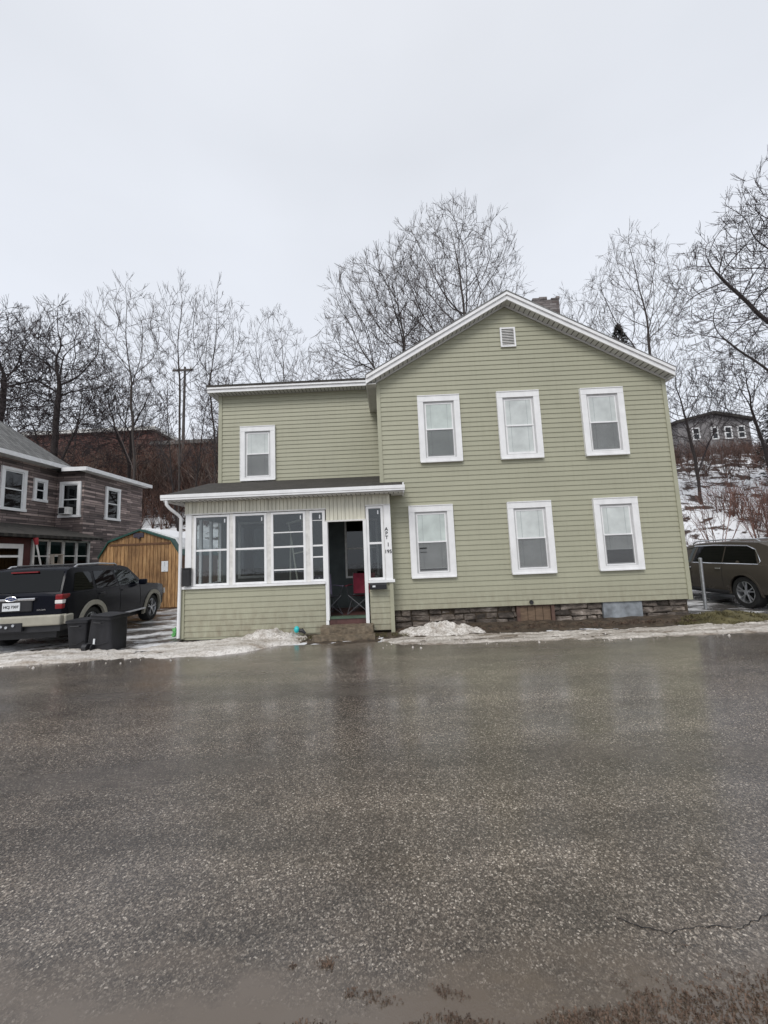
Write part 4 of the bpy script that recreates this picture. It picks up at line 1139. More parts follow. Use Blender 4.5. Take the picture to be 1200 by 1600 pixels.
g = MB(); g.prism([(SX0,.0),(SX1,.0)]+[(x, z-.04) for x, z in reversed(prof)], 'y', SY0+.025, SY1); g.build('wall', M_brownband, SH)
g = MB()
for i in range(4):
    (xa, za), (xb, zb_) = prof[i], prof[i+1]; g.prism([(xa,za-.04),(xb,zb_-.04),(xb,zb_+.03),(xa,za+.03)], 'y', SY0-.07, SY0-.01)
g.build('roof_trim', M_greentrim, SH)
g = MB()
for i in range(4):
    (xa, za), (xb, zb_) = prof[i], prof[i+1]; g.prism([(xa,za-.03),(xb,zb_-.03),(xb,zb_+.02),(xa,za+.02)], 'y', SY0-.009, SY1+.1)
rf = g.build('roof', M_greentrim, SH)
g = MB(); 
for (xa, za, xb, zb_) in ((-9.2,2.92,-8.05,2.52),(-8.05,2.52,-7.80,2.13)): g.prism([(xa,za+.005),(xb,zb_+.005),(xb,zb_+.07),(xa,za+.07)], 'y', SY0+.25, SY1+.05)
tag(g.build('roof_snow', M_snowroof), 'white snow lying on the right slope of the barn roofed shed', 'snow')
g = MB(); g.box(-10.35,-8.06,SY0-.02,SY0-.002,2.33,2.40); g.build('cross_band', M_brownband, SH)
g = MB(); g.box(-9.45,-9.07,SY0-.03,SY0-.003,2.62,2.78); g.tube([(-9.22,SY0-.05,2.62),(-9.22,SY0-.05,2.56)], .05, 10)
g.build('plaque', M_plaque, SH)
g = MB(); g.box(-8.38,-8.14,SY0-.025,SY0-.004,1.33,1.71)
sg = tag(g.build('notice_sign', M_paper), 'small white rectangular notice screwed to the front of the wooden shed', 'sign')
g = MB()
for z in (1.66,1.37): g.tube([(-8.26,SY0-.03,z),(-8.26,SY0-.026,z)], .01, 8)
g.box(-8.263,-8.257,SY0-.029,SY0-.026,1.52,1.66); g.build('screws', M_dark, sg)

# ------------------------------------------------------------------ neighbour house (brown strip stone)
NH = empty('neighbour_house', (-15, 14, 0), 'brown strip stone sided house with white window trim and low maroon porch', 'house')
NXM, NXB = -13.45, -12.32; YA, YB_, YC = 9.0, 15.15, 18.8; ZN = 5.62
g = MB(); g.box(-20, NXM, YA, YB_+.0, 0, ZN-.02); g.box(-20, NXB, YB_+.003, YC, 0, ZN-.12); g.build('wall', M_strip, NH)
# main roof (hip) and flat bump roof
g = MB(); ex = NXM+.42
g.add([(ex, YA-.3, ZN+.12),(ex, YB_+.25, ZN+.12),(-16.6, 12.1, ZN+3.5),(-20.5, YA-.3, ZN+.12),(-20.5,YB_+.25,ZN+.12),(-17.6,12.1,ZN+3.5)], [(0,1,2),(1,4,5,2),(4,3,5),(3,0,2,5)]); g.build('roof', M_shingleg, NH)
g = MB(); g.box(ex-.02, ex+.02, YA-.3, YB_+.25, ZN-.04, ZN+.115); g.box(-20.5, ex-.022, YB_+.23, YB_+.25, ZN-.04, ZN+.115); g.build('fascia', M_white, NH)
g = MB(); g.box(NXM, ex-.022, YA-.3, YB_+.22, ZN-.04, ZN-.01); g.build('soffit', M_whitew, NH)
g = MB(); g.box(-20, NXB+.32, YB_-.32, YC+.25, ZN-.06, ZN-.02); g.build('flat_roof', M_shingleg, NH)
g = MB(); g.box(NXB+.32, NXB+.345, YB_-.32, YC+.25, ZN-.17, ZN-.015); g.box(NXM+.45, NXB+.32, YB_-.345, YB_-.322, ZN-.17, ZN-.015); g.build('flat_roof_fascia', M_white, NH)
g = MB(); g.box(NXB, NXB+.32, YB_-.3, YC+.2, ZN-.16, ZN-.12); g.build('flat_soffit', M_whitew, NH)
sideM = lambda x, out, z: (NXM+out, x, z)
sideB = lambda x, out, z: (NXB+out, x, z)
frontB = lambda x, out, z: (x, YB_-out, z)
def nwin(x0, x1, z0, z1, tx, lab=None, T=.12):
    def bx(g, a, b_, i0, i1, c, d):
        g.add([tx(a,i1,c),tx(b_,i1,c),tx(b_,i0,c),tx(a,i0,c),tx(a,i1,d),tx(b_,i1,d),tx(b_,i0,d),tx(a,i0,d)], [(0,3,2,1),(4,5,6,7),(0,1,5,4),(1,2,6,5),(2,3,7,6),(3,0,4,7)])
    g = MB(); bx(g,x0,x0+T,0,.06,z0+.1,z1-.1); bx(g,x1-T,x1,0,.06,z0+.1,z1-.1); bx(g,x0,x1,0,.065,z1-.1,z1); bx(g,x0-.03,x1+.03,0,.075,z0,z0+.1)
    w_ = g.build('window', M_white, NH)
    g = MB(); bx(g,x0+T,x0+T+.04,0,.03,z0+.1,z1-.1); bx(g,x1-T-.04,x1-T,0,.03,z0+.1,z1-.1); bx(g,x0+T,x1-T,0.02,.035,(z0+z1)/2-.02,(z0+z1)/2+.02); bx(g,x0+T+.04,x1-T-.04,0,.03,z1-.15,z1-.1); g.build('sash', M_sash, w_)
    g = MB(); bx(g,x0+T+.04,x1-T-.04,.0,.015,z0+.1,z1-.15); g.build('pane', M_darkwin, w_)
    g = MB(); bx(g,x0+T+.04,x1-T-.04,-.0,.004,z0+.1,z1-.15); g.build('unlit_room_sheet', M_dark, w_)
    if lab: w_['label'] = lab
    return w_
nwin(12.88, 13.82, 3.72, 5.26, sideM); nwin(14.12, 14.68, 4.18, 5.07, sideM, 'smallest window, nearly square', .10)
nwin(16.3, 17.2, 3.62, 5.08, sideB)
nwin(-13.28, -12.42, 3.62, 5.08, frontB, 'window with an air conditioner in it')
AC = empty('air_conditioner', (-12.9, 15.0, 3.72), 'small window air conditioner set in the bay window of the stone sided house', 'air conditioner')
g = MB(); g.box(-13.12,-12.72,14.88,15.12,3.73,4.02); g.build('case', M_whitew, AC, bevel=.01)
g = MB(); g.box(-13.09,-12.86,14.872,14.879,3.76,3.99); g.build('grille', M_black, AC)
# low porch
PXF = -11.75
g = MB(); g.box(NXM, PXF, 9.5, 12.38, 0, 2.62); g.build('porch_wall', M_redwall, NH)
g = MB(); g.box(NXM, PXF-.04, 12.382, 14.9, 0, 1.66); g.build('porch_wall', M_redwall, NH)
g = MB(); g.add([(NXM,9.2,3.28),(NXM,15.1,3.28),(PXF+.35,15.1,2.72),(PXF+.35,9.2,2.72),(NXM,9.2,3.22),(NXM,15.1,3.22),(PXF+.35,15.1,2.62),(PXF+.35,9.2,2.62)], [(0,3,2,1),(4,5,6,7),(3,0,4,7),(2,3,7,6),(1,2,6,5),(0,1,5,4)])
g.build('porch_roof', M_shingle, NH)
g = MB()
for i in range(5): y = 12.46+i*.585; g.box(PXF-.08, PXF, y, y+.07, 1.66, 2.6)
g.box(PXF-.08,PXF,12.53,14.87,2.54,2.6); pw = g.build('porch_glazing', M_whitew, NH)
g = MB(); g.box(PXF-.05,PXF-.03,12.53,14.8,2.02,2.06); g.build('rail', M_whitew, pw)
g = MB(); g.box(PXF-.062,PXF-.058,12.53,14.8,1.66,2.54); g.build('pane', M_darkwin, pw)
g = MB(); g.box(PXF-.9,PXF-.85,12.4,14.9,1.66,2.6); g.build('unlit_room_sheet', M_dark, pw)
g = MB(); g.box(PXF, PXF+.05, 11.0, 11.15, .3, 2.42); g.box(PXF, PXF+.05, 11.95, 12.08, .3, 2.42); g.box(PXF,PXF+.05,11.15,11.95,2.28,2.42); g.box(PXF,PXF+.04,11.15,11.95,2.0,2.07); g.box(PXF,PXF+.04,11.15,11.95,.3,.8)
dr = g.build('door', M_white, NH); g = MB(); g.box(PXF,PXF+.02,11.15,11.95,.8,2.28); g.build('pane', M_carglass, dr); g = MB(); g.box(PXF,PXF+.005,11.15,11.95,.8,2.28); g.build('unlit_room_sheet', M_dark, dr)
# stepladder and red-capped pole before the porch
LD = empty('stepladder', (-11.35, 12.9, 0), 'grey brown wooden stepladder standing before the glazed maroon porch', 'ladder')
g = MB()
for s in (0, .42):
    g.bar((-11.2,12.72+s,0),(-11.38,12.80+s*.8,2.05),.06)
for z in (.35,.7,1.05,1.4,1.75): g.bar((-11.2-.18*z/2.05,12.74,z),(-11.2-.18*z/2.05,13.14,z),.05)
g.box(-11.5,-11.3,12.78,13.16,2.05,2.09); g.build('steps', M_alum, LD)
g = MB(); g.bar((-11.66,12.74,0),(-11.42,12.80,2.05),.05); g.bar((-11.66,13.14,0),(-11.42,13.12,2.05),.05); g.build('rear_legs', M_alum, LD)
PL = empty('long_pole', (-11.5, 12.2, 0), 'thin white pole with a red cap leaning by the maroon porch door', 'pole')
g = MB(); g.tube([(-11.45,12.6,1.2),(-11.45,12.25,2.45)], .025, 8); g.build('shaft', M_whitew, PL)
g = MB(); g.tube([(-11.45,12.26,2.40),(-11.45,12.22,2.6),(-11.45,12.2,2.66)], [.05,.07,.03], 8); g.build('cap', M_signred, PL, smooth=50)

# ------------------------------------------------------------------ far buildings
def slab_building(name, label, x0, x1, y0, y1, z0, z1, m_, roofm, wins, over=.5, gable=0):
    t = empty(name, ((x0+x1)/2, y0, z0), label, 'building' if not gable else 'house')
    g = MB()
    if gable:
        xm = (x0+x1)/2; g.prism([(x0,z0-4),(x1,z0-4),(x1,z1),(xm,z1+gable),(x0,z1)], 'y', y0, y1)
    else: g.box(x0, x1, y0, y1, z0-4, z1)
    g.build('wall', m_, t)
    g = MB()
    if gable:
        xm = (x0+x1)/2; sl_ = gable/(xm-x0)
        g.prism([(x0-over,z1-over*sl_),(xm,z1+gable),(x1+over,z1-over*sl_),(x1+over,z1-over*sl_+.35),(xm,z1+gable+.35),(x0-over,z1-over*sl_+.35)], 'y', y0-over, y1)
    else: g.box(x0-over, x1+over, y0-over, y1+over, z1+.003, z1+.45)
    g.build('roof', roofm, t)
    for (a, b_, c, d) in wins:
        g = MB(); g.box(a,a+.15,y0-.08,y0,c,d); g.box(b_-.15,b_,y0-.08,y0,c,d); g.box(a+.15,b_-.15,y0-.08,y0,c,c+.15); g.box(a+.15,b_-.15,y0-.08,y0,d-.15,d); g.box(a+.15,b_-.15,y0-.07,y0,(c+d)/2-.05,(c+d)/2+.05)
        w_ = g.build('window', M_white, t); g = MB(); g.box(a+.15,b_-.15,y0-.03,y0-.005,c+.15,d-.15); g.build('pane', M_darkwin, w_)
    return t
slab_building('brick_building', 'long red brick building with pale flat roof on the hilltop behind the stone sided house', -56, -29, 46, 58, 12.8, 18.2, M_brick, M_whitew, [])
slab_building('brick_building', 'low grey roofed brick building on the hilltop behind the tall thin trees', -27.5, -15.5, 44, 54, 12.5, 15.6, M_brick, M_shingleg, [], .4)
slab_building('hilltop_house', 'grey hilltop house with a low gable roof and four white framed windows', 38.6, 48.0, 50, 60, 13.6, 17.3, M_greyclap, M_shingle, [(40.4,41.4,14.9,16.6),(42.9,43.8,14.9,16.6),(44.6,45.6,14.9,16.6),(46.3,47.3,14.9,16.6)], .5, 1.0)

# utility pole
M_pole = simple('weathered_pole', (.09,.08,.075), .9, .2)
UP = empty('utility_pole', (-20.6, 37.5, 9), 'dark wooden utility pole with one crossarm behind the bare trees on the left', 'pole')
g = MB(); g.tube([(-20.6,37.5,8),(-20.5,37.5,21.8)], [.17,.11], 10); g.build('post', M_pole, UP)
g = MB(); g.box(-21.7,-19.6,37.32,37.42,21.3,21.5); ca = g.build('crossarm', M_pole, UP)
g = MB()
for x in (-21.5,-20.9,-19.8): g.tube([(x,37.37,21.502),(x,37.37,21.7)], .06, 6)
g.build('insulator', M_whitew, ca)

# ------------------------------------------------------------------ bare trees
def tree(name, label, base, top_z, half, seed, stems=1, lv=4, kids=(14,8,6,4), ang=(38,42,44,46), twigm=M_twig, barkm=M_bark, r0=.2, rmin=.010, t0=.3, lean=(0,0), group='bare trees on the slope', wob=.35, trop=.35, r1=.34, ratio=.58, cat='tree', tilt=(.12,.34)):
    rnd = random.Random(seed)
    base = Vector((base[0], base[1], H(base[0], base[1])-.25)) if len(base) == 2 else Vector(base)
    Hh = top_z-base.z; br = []      # list of (level, pts, rads)
    def rv(): return Vector((rnd.gauss(0,1), rnd.gauss(0,1), rnd.gauss(0,1)))
    def grow(p, d, Ln, r, lev, start):
        n = (13, 8, 5, 4, 3)[min(lev, 4)]
        pts = [p.copy()]; dirs = [d.copy()]; step = Ln/n; re = max(rmin*.6, r*(.18 if lev == 0 else .35))
        wl = wob*(.8 if lev == 0 else 1.2)/math.sqrt(n); tl = trop*(.6 if lev == 0 else 1)/n
        for i in range(n):
            d = (d + rv()*wl*.6 + Vector((0,0,tl))).normalized()
            p = p + d*step; pts.append(p.copy()); dirs.append(d.copy())
        rads = [r+(re-r)*(i/n)**.8 for i in range(n+1)]
        br.append((lev, pts, rads))
        if lev >= lv: return
        k = max(2, int(kids[lev]*rnd.uniform(.8,1.2))); az = rnd.random()*6.28
        for j in range(k):
            t = min(.985, start+(1-start)*(j+rnd.random()*.8)/k)
            i = t*n; i0 = min(int(i), n-1); q = pts[i0].lerp(pts[i0+1], i-i0); dd = dirs[i0+1]
            az += 2.4+rnd.gauss(0,.4)
            u = dd.orthogonal().normalized(); w_ = dd.cross(u); side = u*math.cos(az)+w_*math.sin(az)
            a = R(ang[lev]*rnd.uniform(.7,1.3)*(1-.2*t))
            nd = (dd*math.cos(a)+side*math.sin(a)).normalized()
            if nd.z < -.1: nd.z *= -.3; nd.normalize()
            if lev == 0: nl = Ln*r1*(1.15-.75*(t-start)/(1-start))*rnd.uniform(.7,1.2)
            else: nl = Ln*ratio*(1.1-.65*t)*rnd.uniform(.7,1.25)
            nr = max(rmin, (r+(re-r)*t**.8)*rnd.uniform(.40,.62))
            grow(q, nd, nl, nr, lev+1, .15)
    for s_ in range(stems):
        a = s_*6.283/stems+rnd.random(); tl_ = 0 if stems == 1 else rnd.uniform(*tilt)
        d = Vector((math.cos(a)*tl_+lean[0], math.sin(a)*tl_+lean[1], 1)).normalized()
        grow(Vector((math.cos(a),math.sin(a),0))*.15*(stems>1), d, Hh*rnd.uniform(.85,1.0) if stems > 1 else Hh, r0*(1 if stems == 1 else .75), 0, t0)
    mz = max(p.z for _, ps, _ in br for p in ps)
    xs_ = sorted(p.x for _, ps, _ in br for p in ps); lo, hi = xs_[int(len(xs_)*.01)], xs_[int(len(xs_)*.99)]
    sz = Hh/mz; nat = (hi-lo)/2; sx = half/nat
    print(label[:40], 'natural half', round(nat,1), 'want', half, 'branches', len(br))
    S = lambda p: Vector((base.x+(p.x-(lo+hi)/2*min(1,p.z/Hh*1.5))*sx, base.y+p.y*sx, base.z+p.z*sz))
    root = empty(name, base, label, cat, group)
    ga, gb = MB(), MB()
    for lev, ps, rs in br:
        g = ga if lev < 2 else gb
        k = 8 if lev == 0 else (5 if lev == 1 else 3)
        g.tube([S(p) for p in ps], rs, k, cap=False)
    ga.build('trunk', barkm, root, smooth=60); gb.build('crown', twigm, root)
    return root
from mathutils.kdtree import KDTree
def sctree(name, label, base, env, stems, n_att=1300, D=.42, kill=.62, seed=1, twigm=M_twig, barkm=M_bark, rtip=.0085, wob=.08, up=.24, expo=2.2, twigs=4, tl=.75, shell=.5, group='bare trees on the slope', trunk_min=.045, maxr=.26):
    """space colonisation tree. env: list of ellipsoids (cx,cy,cz,rx,ry,rz); stems: list of polylines in world space starting at the base"""
    rnd = random.Random(seed); att = []
    vols = [e[3]*e[4]*e[5] for e in env]; tv = sum(vols)
    for e, v_ in zip(env, vols):
        k = int(n_att*v_/tv)
        while k > 0:
            p = Vector((rnd.uniform(-1,1), rnd.uniform(-1,1), rnd.uniform(-1,1))); l = p.length
            if l > 1 or rnd.random() > shell+(1-shell)*l*l: continue
            q = p*1.0
            f = 1+.16*noise.noise(Vector((p.x*2.1+seed, p.y*2.1, p.z*2.1)))
            att.append(Vector((e[0]+q.x*e[3]*f, e[1]+q.y*e[4]*f, e[2]+q.z*e[5]*f))); k -= 1
    z0 = H(base[0], base[1])-.25; B0 = Vector((base[0], base[1], z0))
    pos = [B0]; par = [-1]
    for st in stems:
        prev = 0; p = B0
        for q in st:
            q = Vector(q); n = max(1, int((q-p).length/D))
            for i in range(1, n+1):
                c = p.lerp(q, i/n)+Vector((rnd.gauss(0,1),rnd.gauss(0,1),0))*.035
                pos.append(c); par.append(prev); prev = len(pos)-1
            p = q
    nch = {}; bad = {}
    for it in range(70):
        kd = KDTree(len(pos))
        for i, p in enumerate(pos): kd.insert(p, i)
        kd.balance(); acc = {}; keep = []; grew = False
        for q in att:
            _, i, d = kd.find(q)
            if d < kill or (bad.get(i, 0) > 1 and d < 3*D): continue
            keep.append(q)
            if d < 6.5: acc.setdefault(i, Vector((0,0,0))); acc[i] += (q-pos[i])/d
        att = keep
        if not acc: break
        for i, d in acc.items():
            if d.length < .05: d = Vector((rnd.gauss(0,1),rnd.gauss(0,1),.5))
            pi = par[i]; mo_ = (pos[i]-pos[pi]).normalized() if pi >= 0 else Vector((0,0,1))
            d = (d.normalized()+mo_*.85+Vector((rnd.gauss(0,1),rnd.gauss(0,1),rnd.gauss(0,1)))*wob+Vector((0,0,up))).normalized()
            if nch.get(i, 0) >= 3: continue
            np_ = pos[i]+d*D
            if kd.find(np_)[2] < D*.62: bad[i] = bad.get(i, 0)+1; continue
            nch[i] = nch.get(i, 0)+1; pos.append(np_); par.append(i); grew = True
        if not grew: break
    n0 = len(pos); ch = [[] for _ in pos]
    for i, p_ in enumerate(par):
        if p_ >= 0: ch[p_].append(i)
    # twigs on tips and thin nodes
    tw = []
    for i in range(1, n0):
        if len(ch[i]) <= 1 and rnd.random() < (1.0 if not ch[i] else .62):
            mo_ = (pos[i]-pos[par[i]]).normalized()
            for _ in range(twigs if not ch[i] else 1):
                if pos[i].z < z0+3 and ch[i]: continue
                a = rnd.random()*6.28; u = mo_.orthogonal().normalized(); w_ = mo_.cross(u)
                an = R(rnd.uniform(14,40)); d = mo_*math.cos(an)+(u*math.cos(a)+w_*math.sin(a))*math.sin(an)+Vector((0,0,.38)); d.normalize()
                l = tl*rnd.uniform(.5,1.3); m1 = pos[i]+d*l*.5; d2 = (d+Vector((rnd.gauss(0,.1),rnd.gauss(0,.1),.15))).normalized(); m2 = m1+d2*l*.5
                tw.append([pos[i], m1, m2])
                d3 = (d+(u*math.sin(a)+w_*math.cos(a))*.5).normalized(); tw.append([m1, m1+d3*l*.4])
    rad = [0.0]*n0; leaf = [0]*n0
    for i in range(n0-1, 0, -1):
        if not ch[i]: rad[i] = rtip**expo
        rad[par[i]] += rad[i]
    rad = [min(maxr, max(rtip, v_**(1/expo))) for v_ in rad]
    sm = [p.copy() for p in pos]
    for _ in range(2):
        s2 = [p.copy() for p in sm]
        for i in range(1, n0):
            if len(ch[i]) >= 1:
                c = max(ch[i], key=lambda k: rad[k]); s2[i] = sm[i]*.5+(sm[par[i]]+sm[c])*.25
        sm = s2
    ga, gb = MB(), MB(); stack = [(0, -1)]
    while stack:
        i, p_ = stack.pop(); chain = ([p_] if p_ >= 0 else [])+[i]
        rs = [rad[i]]*len(chain)
        while ch[i]:
            c = max(ch[i], key=lambda k: rad[k])
            for o in ch[i]:
                if o != c: stack.append((o, i))
            chain.append(c); rs.append(rad[c]); i = c
        if len(chain) < 2: continue
        pts = [sm[k] for k in chain]; big = max(rs)
        g = ga if big > trunk_min else gb
        g.tube(pts, rs, 8 if big > .1 else (5 if big > .04 else 3), cap=False)
    for t_ in tw:
        b0 = t_[0]; gb.tube(t_, [rtip*.95, rtip*.8, rtip*.55][:len(t_)], 3, cap=False)
    root = empty(name, B0, label, 'tree', group)
    ga.build('trunk', barkm, root, smooth=60); gb.build('crown', twigm, root)
    print(label[:40], n0, len(tw))
    return root
T_ = dict(twigm=M_twigd, barkm=M_barkd)
sctree('maple_tree', 'largest round crowned bare tree rising behind the main roof peak', (4.6, 24), [(4.6,24,18.6,4.7,3.8,5.8),(4.6,24,13.5,4.0,3,4.5)], [[(4.7,24,8.0),(4.6,24,12),(4.3,24,15)],[(4.8,24,7.5),(5.6,24.4,11.5),(6.3,24.6,14)],[(4.8,24,8.6),(5.2,23.4,12),(5.3,23,16)]], 5200, seed=5, D=.34, kill=.40)
sctree('maple_tree', 'wide bare tree left of the roof peak, lower than its neighbour', (1.0, 21.5), [(.2,21.5,14.8,3.7,3.2,4.4),(-.5,21.5,12.6,3.2,3,3.4),(1.4,21.5,13.6,3,2.6,4.4)], [[(1.0,21.5,7.5),(1.1,21.5,11),(1.3,21.5,14)],[(1.0,21.5,7.5),(.4,21.3,10.5),(-.5,21.3,12.5)],[(1.0,21.5,8.5),(1.6,21.8,11.5)]], 3900, seed=9, D=.33, kill=.39)
sctree('thin_tree', 'pale thin bare tree just above the recessed wing roof', (-8.9, 30), [(-8.9,30,17.6,2.8,2.2,4.2)], [[(-8.9,30,11.5),(-9.6,30,15)],[(-8.9,30,11.5),(-8.2,30,15.5)]], 1100, seed=12, up=.25, kill=.48)
sctree('thin_tree', 'slender bare tree touching the left end of the wing roof', (-12.9, 28), [(-12.9,28,17.5,2.2,1.8,5.6)], [[(-12.9,28,10.5),(-13.4,28,15)],[(-12.9,28,10),(-12.4,28,14)]], 1000, seed=14, up=.3, kill=.46)
sctree('thin_tree', 'tall slender bare tree in front of the utility pole', (-14.5, 26), [(-14.6,26,16.6,2.6,2.0,5.6)], [[(-14.5,26,9.5),(-14.6,26,15)],[(-14.5,26,9),(-15.4,26,12.5)],[(-14.5,26,9),(-13.6,26,12)]], 1300, seed=16, up=.3, kill=.46)
sctree('thin_tree', 'tall spreading bare tree left of the utility pole', (-17.0, 25), [(-18.0,25,16.0,3.0,2.2,5.3)], [[(-17.0,25,8.5),(-17.4,25,14)],[(-17.0,25,8),(-18.6,25,11.5)],[(-17.0,25,8.5),(-16.4,25,12)]], 1400, seed=18, up=.3, kill=.46)
sctree('tangled_tree', 'dark tangled bare tree behind the stone sided house', (-21.7, 24), [(-21.5,24,13.4,3.3,2.6,5.6)], [[(-21.7,24,7),(-21.5,24,14)],[(-21.7,24,6.5),(-22.8,24,10)],[(-21.7,24,7),(-20.3,24,10.5)]], 3600, seed=20, wob=.38, up=0, kill=.36, D=.3, rtip=.011, **T_)
sctree('tangled_tree', 'dark tangled bare tree at the left edge of the view', (-25.6, 24), [(-25.6,24,13.2,3.5,2.6,6.0)], [[(-25.6,24,7),(-25.2,24,14)],[(-25.6,24,6.5),(-26.8,24,10)],[(-25.6,24,7),(-24.3,24,10.5)]], 3600, seed=22, wob=.38, up=0, kill=.36, D=.3, rtip=.011, **T_)
sctree('young_tree', 'small dark bare tree between the tangled trees and the thin ones', (-19.4, 28), [(-19.6,28,12.6,3.2,2.2,4.2)], [[(-19.4,28,9.5),(-19.4,28,11.5)],[(-19.4,28,9.5),(-20.5,28,11.5)]], 2200, seed=23, wob=.3, up=0, kill=.36, D=.3, rtip=.010, **T_)
sctree('young_tree', 'bare tree standing against the brick building above the stone sided roofline', (-30.5, 36), [(-30.5,36,16.0,2.4,1.8,4.5)], [[(-30.5,36,12.5),(-30.2,36,16.5)]], 900, seed=61, wob=.2, kill=.44, **T_)
sctree('young_tree', 'slim bare tree on the upper bank between the brick building and the pole', (-25.0, 35), [(-25.0,35,15.0,2.0,1.8,4.5)], [[(-25.0,35,11.5),(-24.7,35,15.5)]], 900, seed=62, wob=.2, kill=.44, **T_)
sctree('young_tree', 'slim bare tree on the bank close to the left end of the wing', (-15.0, 33), [(-15.0,33,15.5,2.0,1.8,4.5)], [[(-15.0,33,12.0),(-14.7,33,16.0)]], 900, seed=63, wob=.2, kill=.44, **T_)
sctree('young_tree', 'low bare tree just left of the wide tree above the wing', (-4.4, 24), [(-4.6,24,12.2,1.9,1.6,2.7)], [[(-4.4,24,8),(-4.5,24,11)]], 700, seed=25, kill=.4)
sctree('young_tree', 'small bare tree top beside the chimney', (17.0, 32), [(16.6,32,19.8,3.0,2.2,4.2)], [[(17,32,12),(16.8,32,18)],[(17,32,12),(17.8,32,17)]], 1200, seed=27, up=.25, kill=.46)
sctree('ash_tree', 'tall upright bare tree above the right roof eave', (19.3, 27), [(19.0,27,18.8,3.3,2.6,5.7)], [[(19.3,27,10),(18.6,27,16)],[(19.3,27,10),(19.6,27,17)],[(19.3,27,9.5),(20.6,27,14.5)]], 2100, seed=29, up=.25, rtip=.009, kill=.44)
sctree('walnut_tree', 'largest dark bare tree at the right edge leaning over the slope', (22.6, 20), [(21.2,20,15.0,4.6,3.4,4.6),(22.8,20,18.4,3.0,3,4.4),(25.5,20,15,4,3,5)], [[(22.2,20,8.5),(21.8,20,13),(22.3,20,17)],[(22.2,20,8.5),(20.6,20,10.6),(18.4,20,12.6)],[(21.8,20,12.4),(20.3,20,14.2),(18.6,20,16.4)],[(22.6,20,9),(24,20,12),(25.2,20,16)]], 4200, seed=33, wob=.26, up=.10, rtip=.010, kill=.42, D=.36, maxr=.30, expo=2.15, **T_)
sctree('young_tree', 'dark bare tree in front of the hilltop house by the corner of the main house', (20.2, 25), [(20.0,25,10.6,2.7,2,3.2)], [[(20.2,25,6.5),(20.0,25,9)],[(20.2,25,6),(21.2,25,8)]], 1500, seed=35, wob=.28, up=.05, kill=.36, D=.3, **T_)
sctree('young_tree', 'bare tree in front of the right end of the hilltop house', (23.9, 24), [(23.8,24,10.6,3.0,2,3.4)], [[(23.9,24,6.0),(23.5,24,9)],[(23.9,24,6),(25,24,8)]], 1500, seed=37, wob=.28, up=.05, kill=.36, D=.3, **T_)
tree('shrub', 'multi stemmed bare shrub on the snowy slope above the bronze car', (14.3, 17.2), 4.3, 1.15, 41, stems=8, lv=2, kids=(6,4), ang=(26,34), twigm=M_brush, barkm=M_brush, r0=.03, rmin=.006, t0=.3, group='bare shrubs', cat='shrub', tilt=(.15,.6))
tree('shrub', 'reddish bare shrub at the right edge above the bronze car', (16.6, 17.5), 4.9, 1.0, 43, stems=9, lv=2, kids=(7,4), ang=(20,32), twigm=M_brush, barkm=M_brush, r0=.03, rmin=.006, t0=.2, group='bare shrubs', cat='shrub', tilt=(.1,.4))
tree('thin_tree', 'thin bare tree standing behind the shed beside the downspout', (-9.2, 21), 12.5, 1.5, 45, kids=(14,7,4,3), twigm=M_twigd, barkm=M_barkd, r1=.2, r0=.10)
tree('thin_tree', 'thin dark bare tree rising behind the shed roof peak', (-12.1, 22.5), 13, 1.8, 47, stems=2, kids=(12,7,4,3), twigm=M_twigd, barkm=M_barkd, r1=.22, r0=.10)

# evergreens
def evergreen(label, x, y, z1, half, seed):
    rnd = random.Random(seed); z0 = H(x, y)-.2
    root = empty('evergreen_tree', (x, y, z0), label, 'tree', 'dark evergreens')
    g = MB(); g.tube([(x,y,z0),(x,y,z1)], [.12,.01], 8); g.build('trunk', M_barkd, root)
    g = MB()
    for _ in range(3800):
        t = rnd.random()**.6; z = z0+1+(z1-z0-1)*t; rr_ = half*(1-t)**.75*math.sqrt(rnd.random())*rnd.uniform(.7,1.15); a = rnd.random()*6.28
        a = round(a*2.2)/2.2+rnd.gauss(0,.14)
        p = Vector((x+rr_*math.cos(a), y+rr_*math.sin(a), z-.25*rr_)); d = Vector((math.cos(a), math.sin(a), rnd.uniform(-.6,.3)))*rnd.uniform(.12,.3)
        s_ = d.cross(Vector((0,0,1))).normalized()*.035
        g.add([p-s_, p+s_, p+d], [(0,1,2)]); s2 = Vector((0,0,.035)); g.add([p-s2, p+s2, p+d], [(0,1,2)])
    g.build('crown', M_ever, root)
evergreen('small dark evergreen tip showing above the right roof slope', 19.7, 30.5, 19.9, 3.0, 1)
evergreen('broad dark evergreen at the right edge beside the hilltop house', 28.6, 27, 13.2, 2.6, 2)

M_cane = simple('cane_grey', (.13,.105,.09), .9, .4, .7); island(M_cane, (.4,.4,.4), (2.2,2.1,2.0))
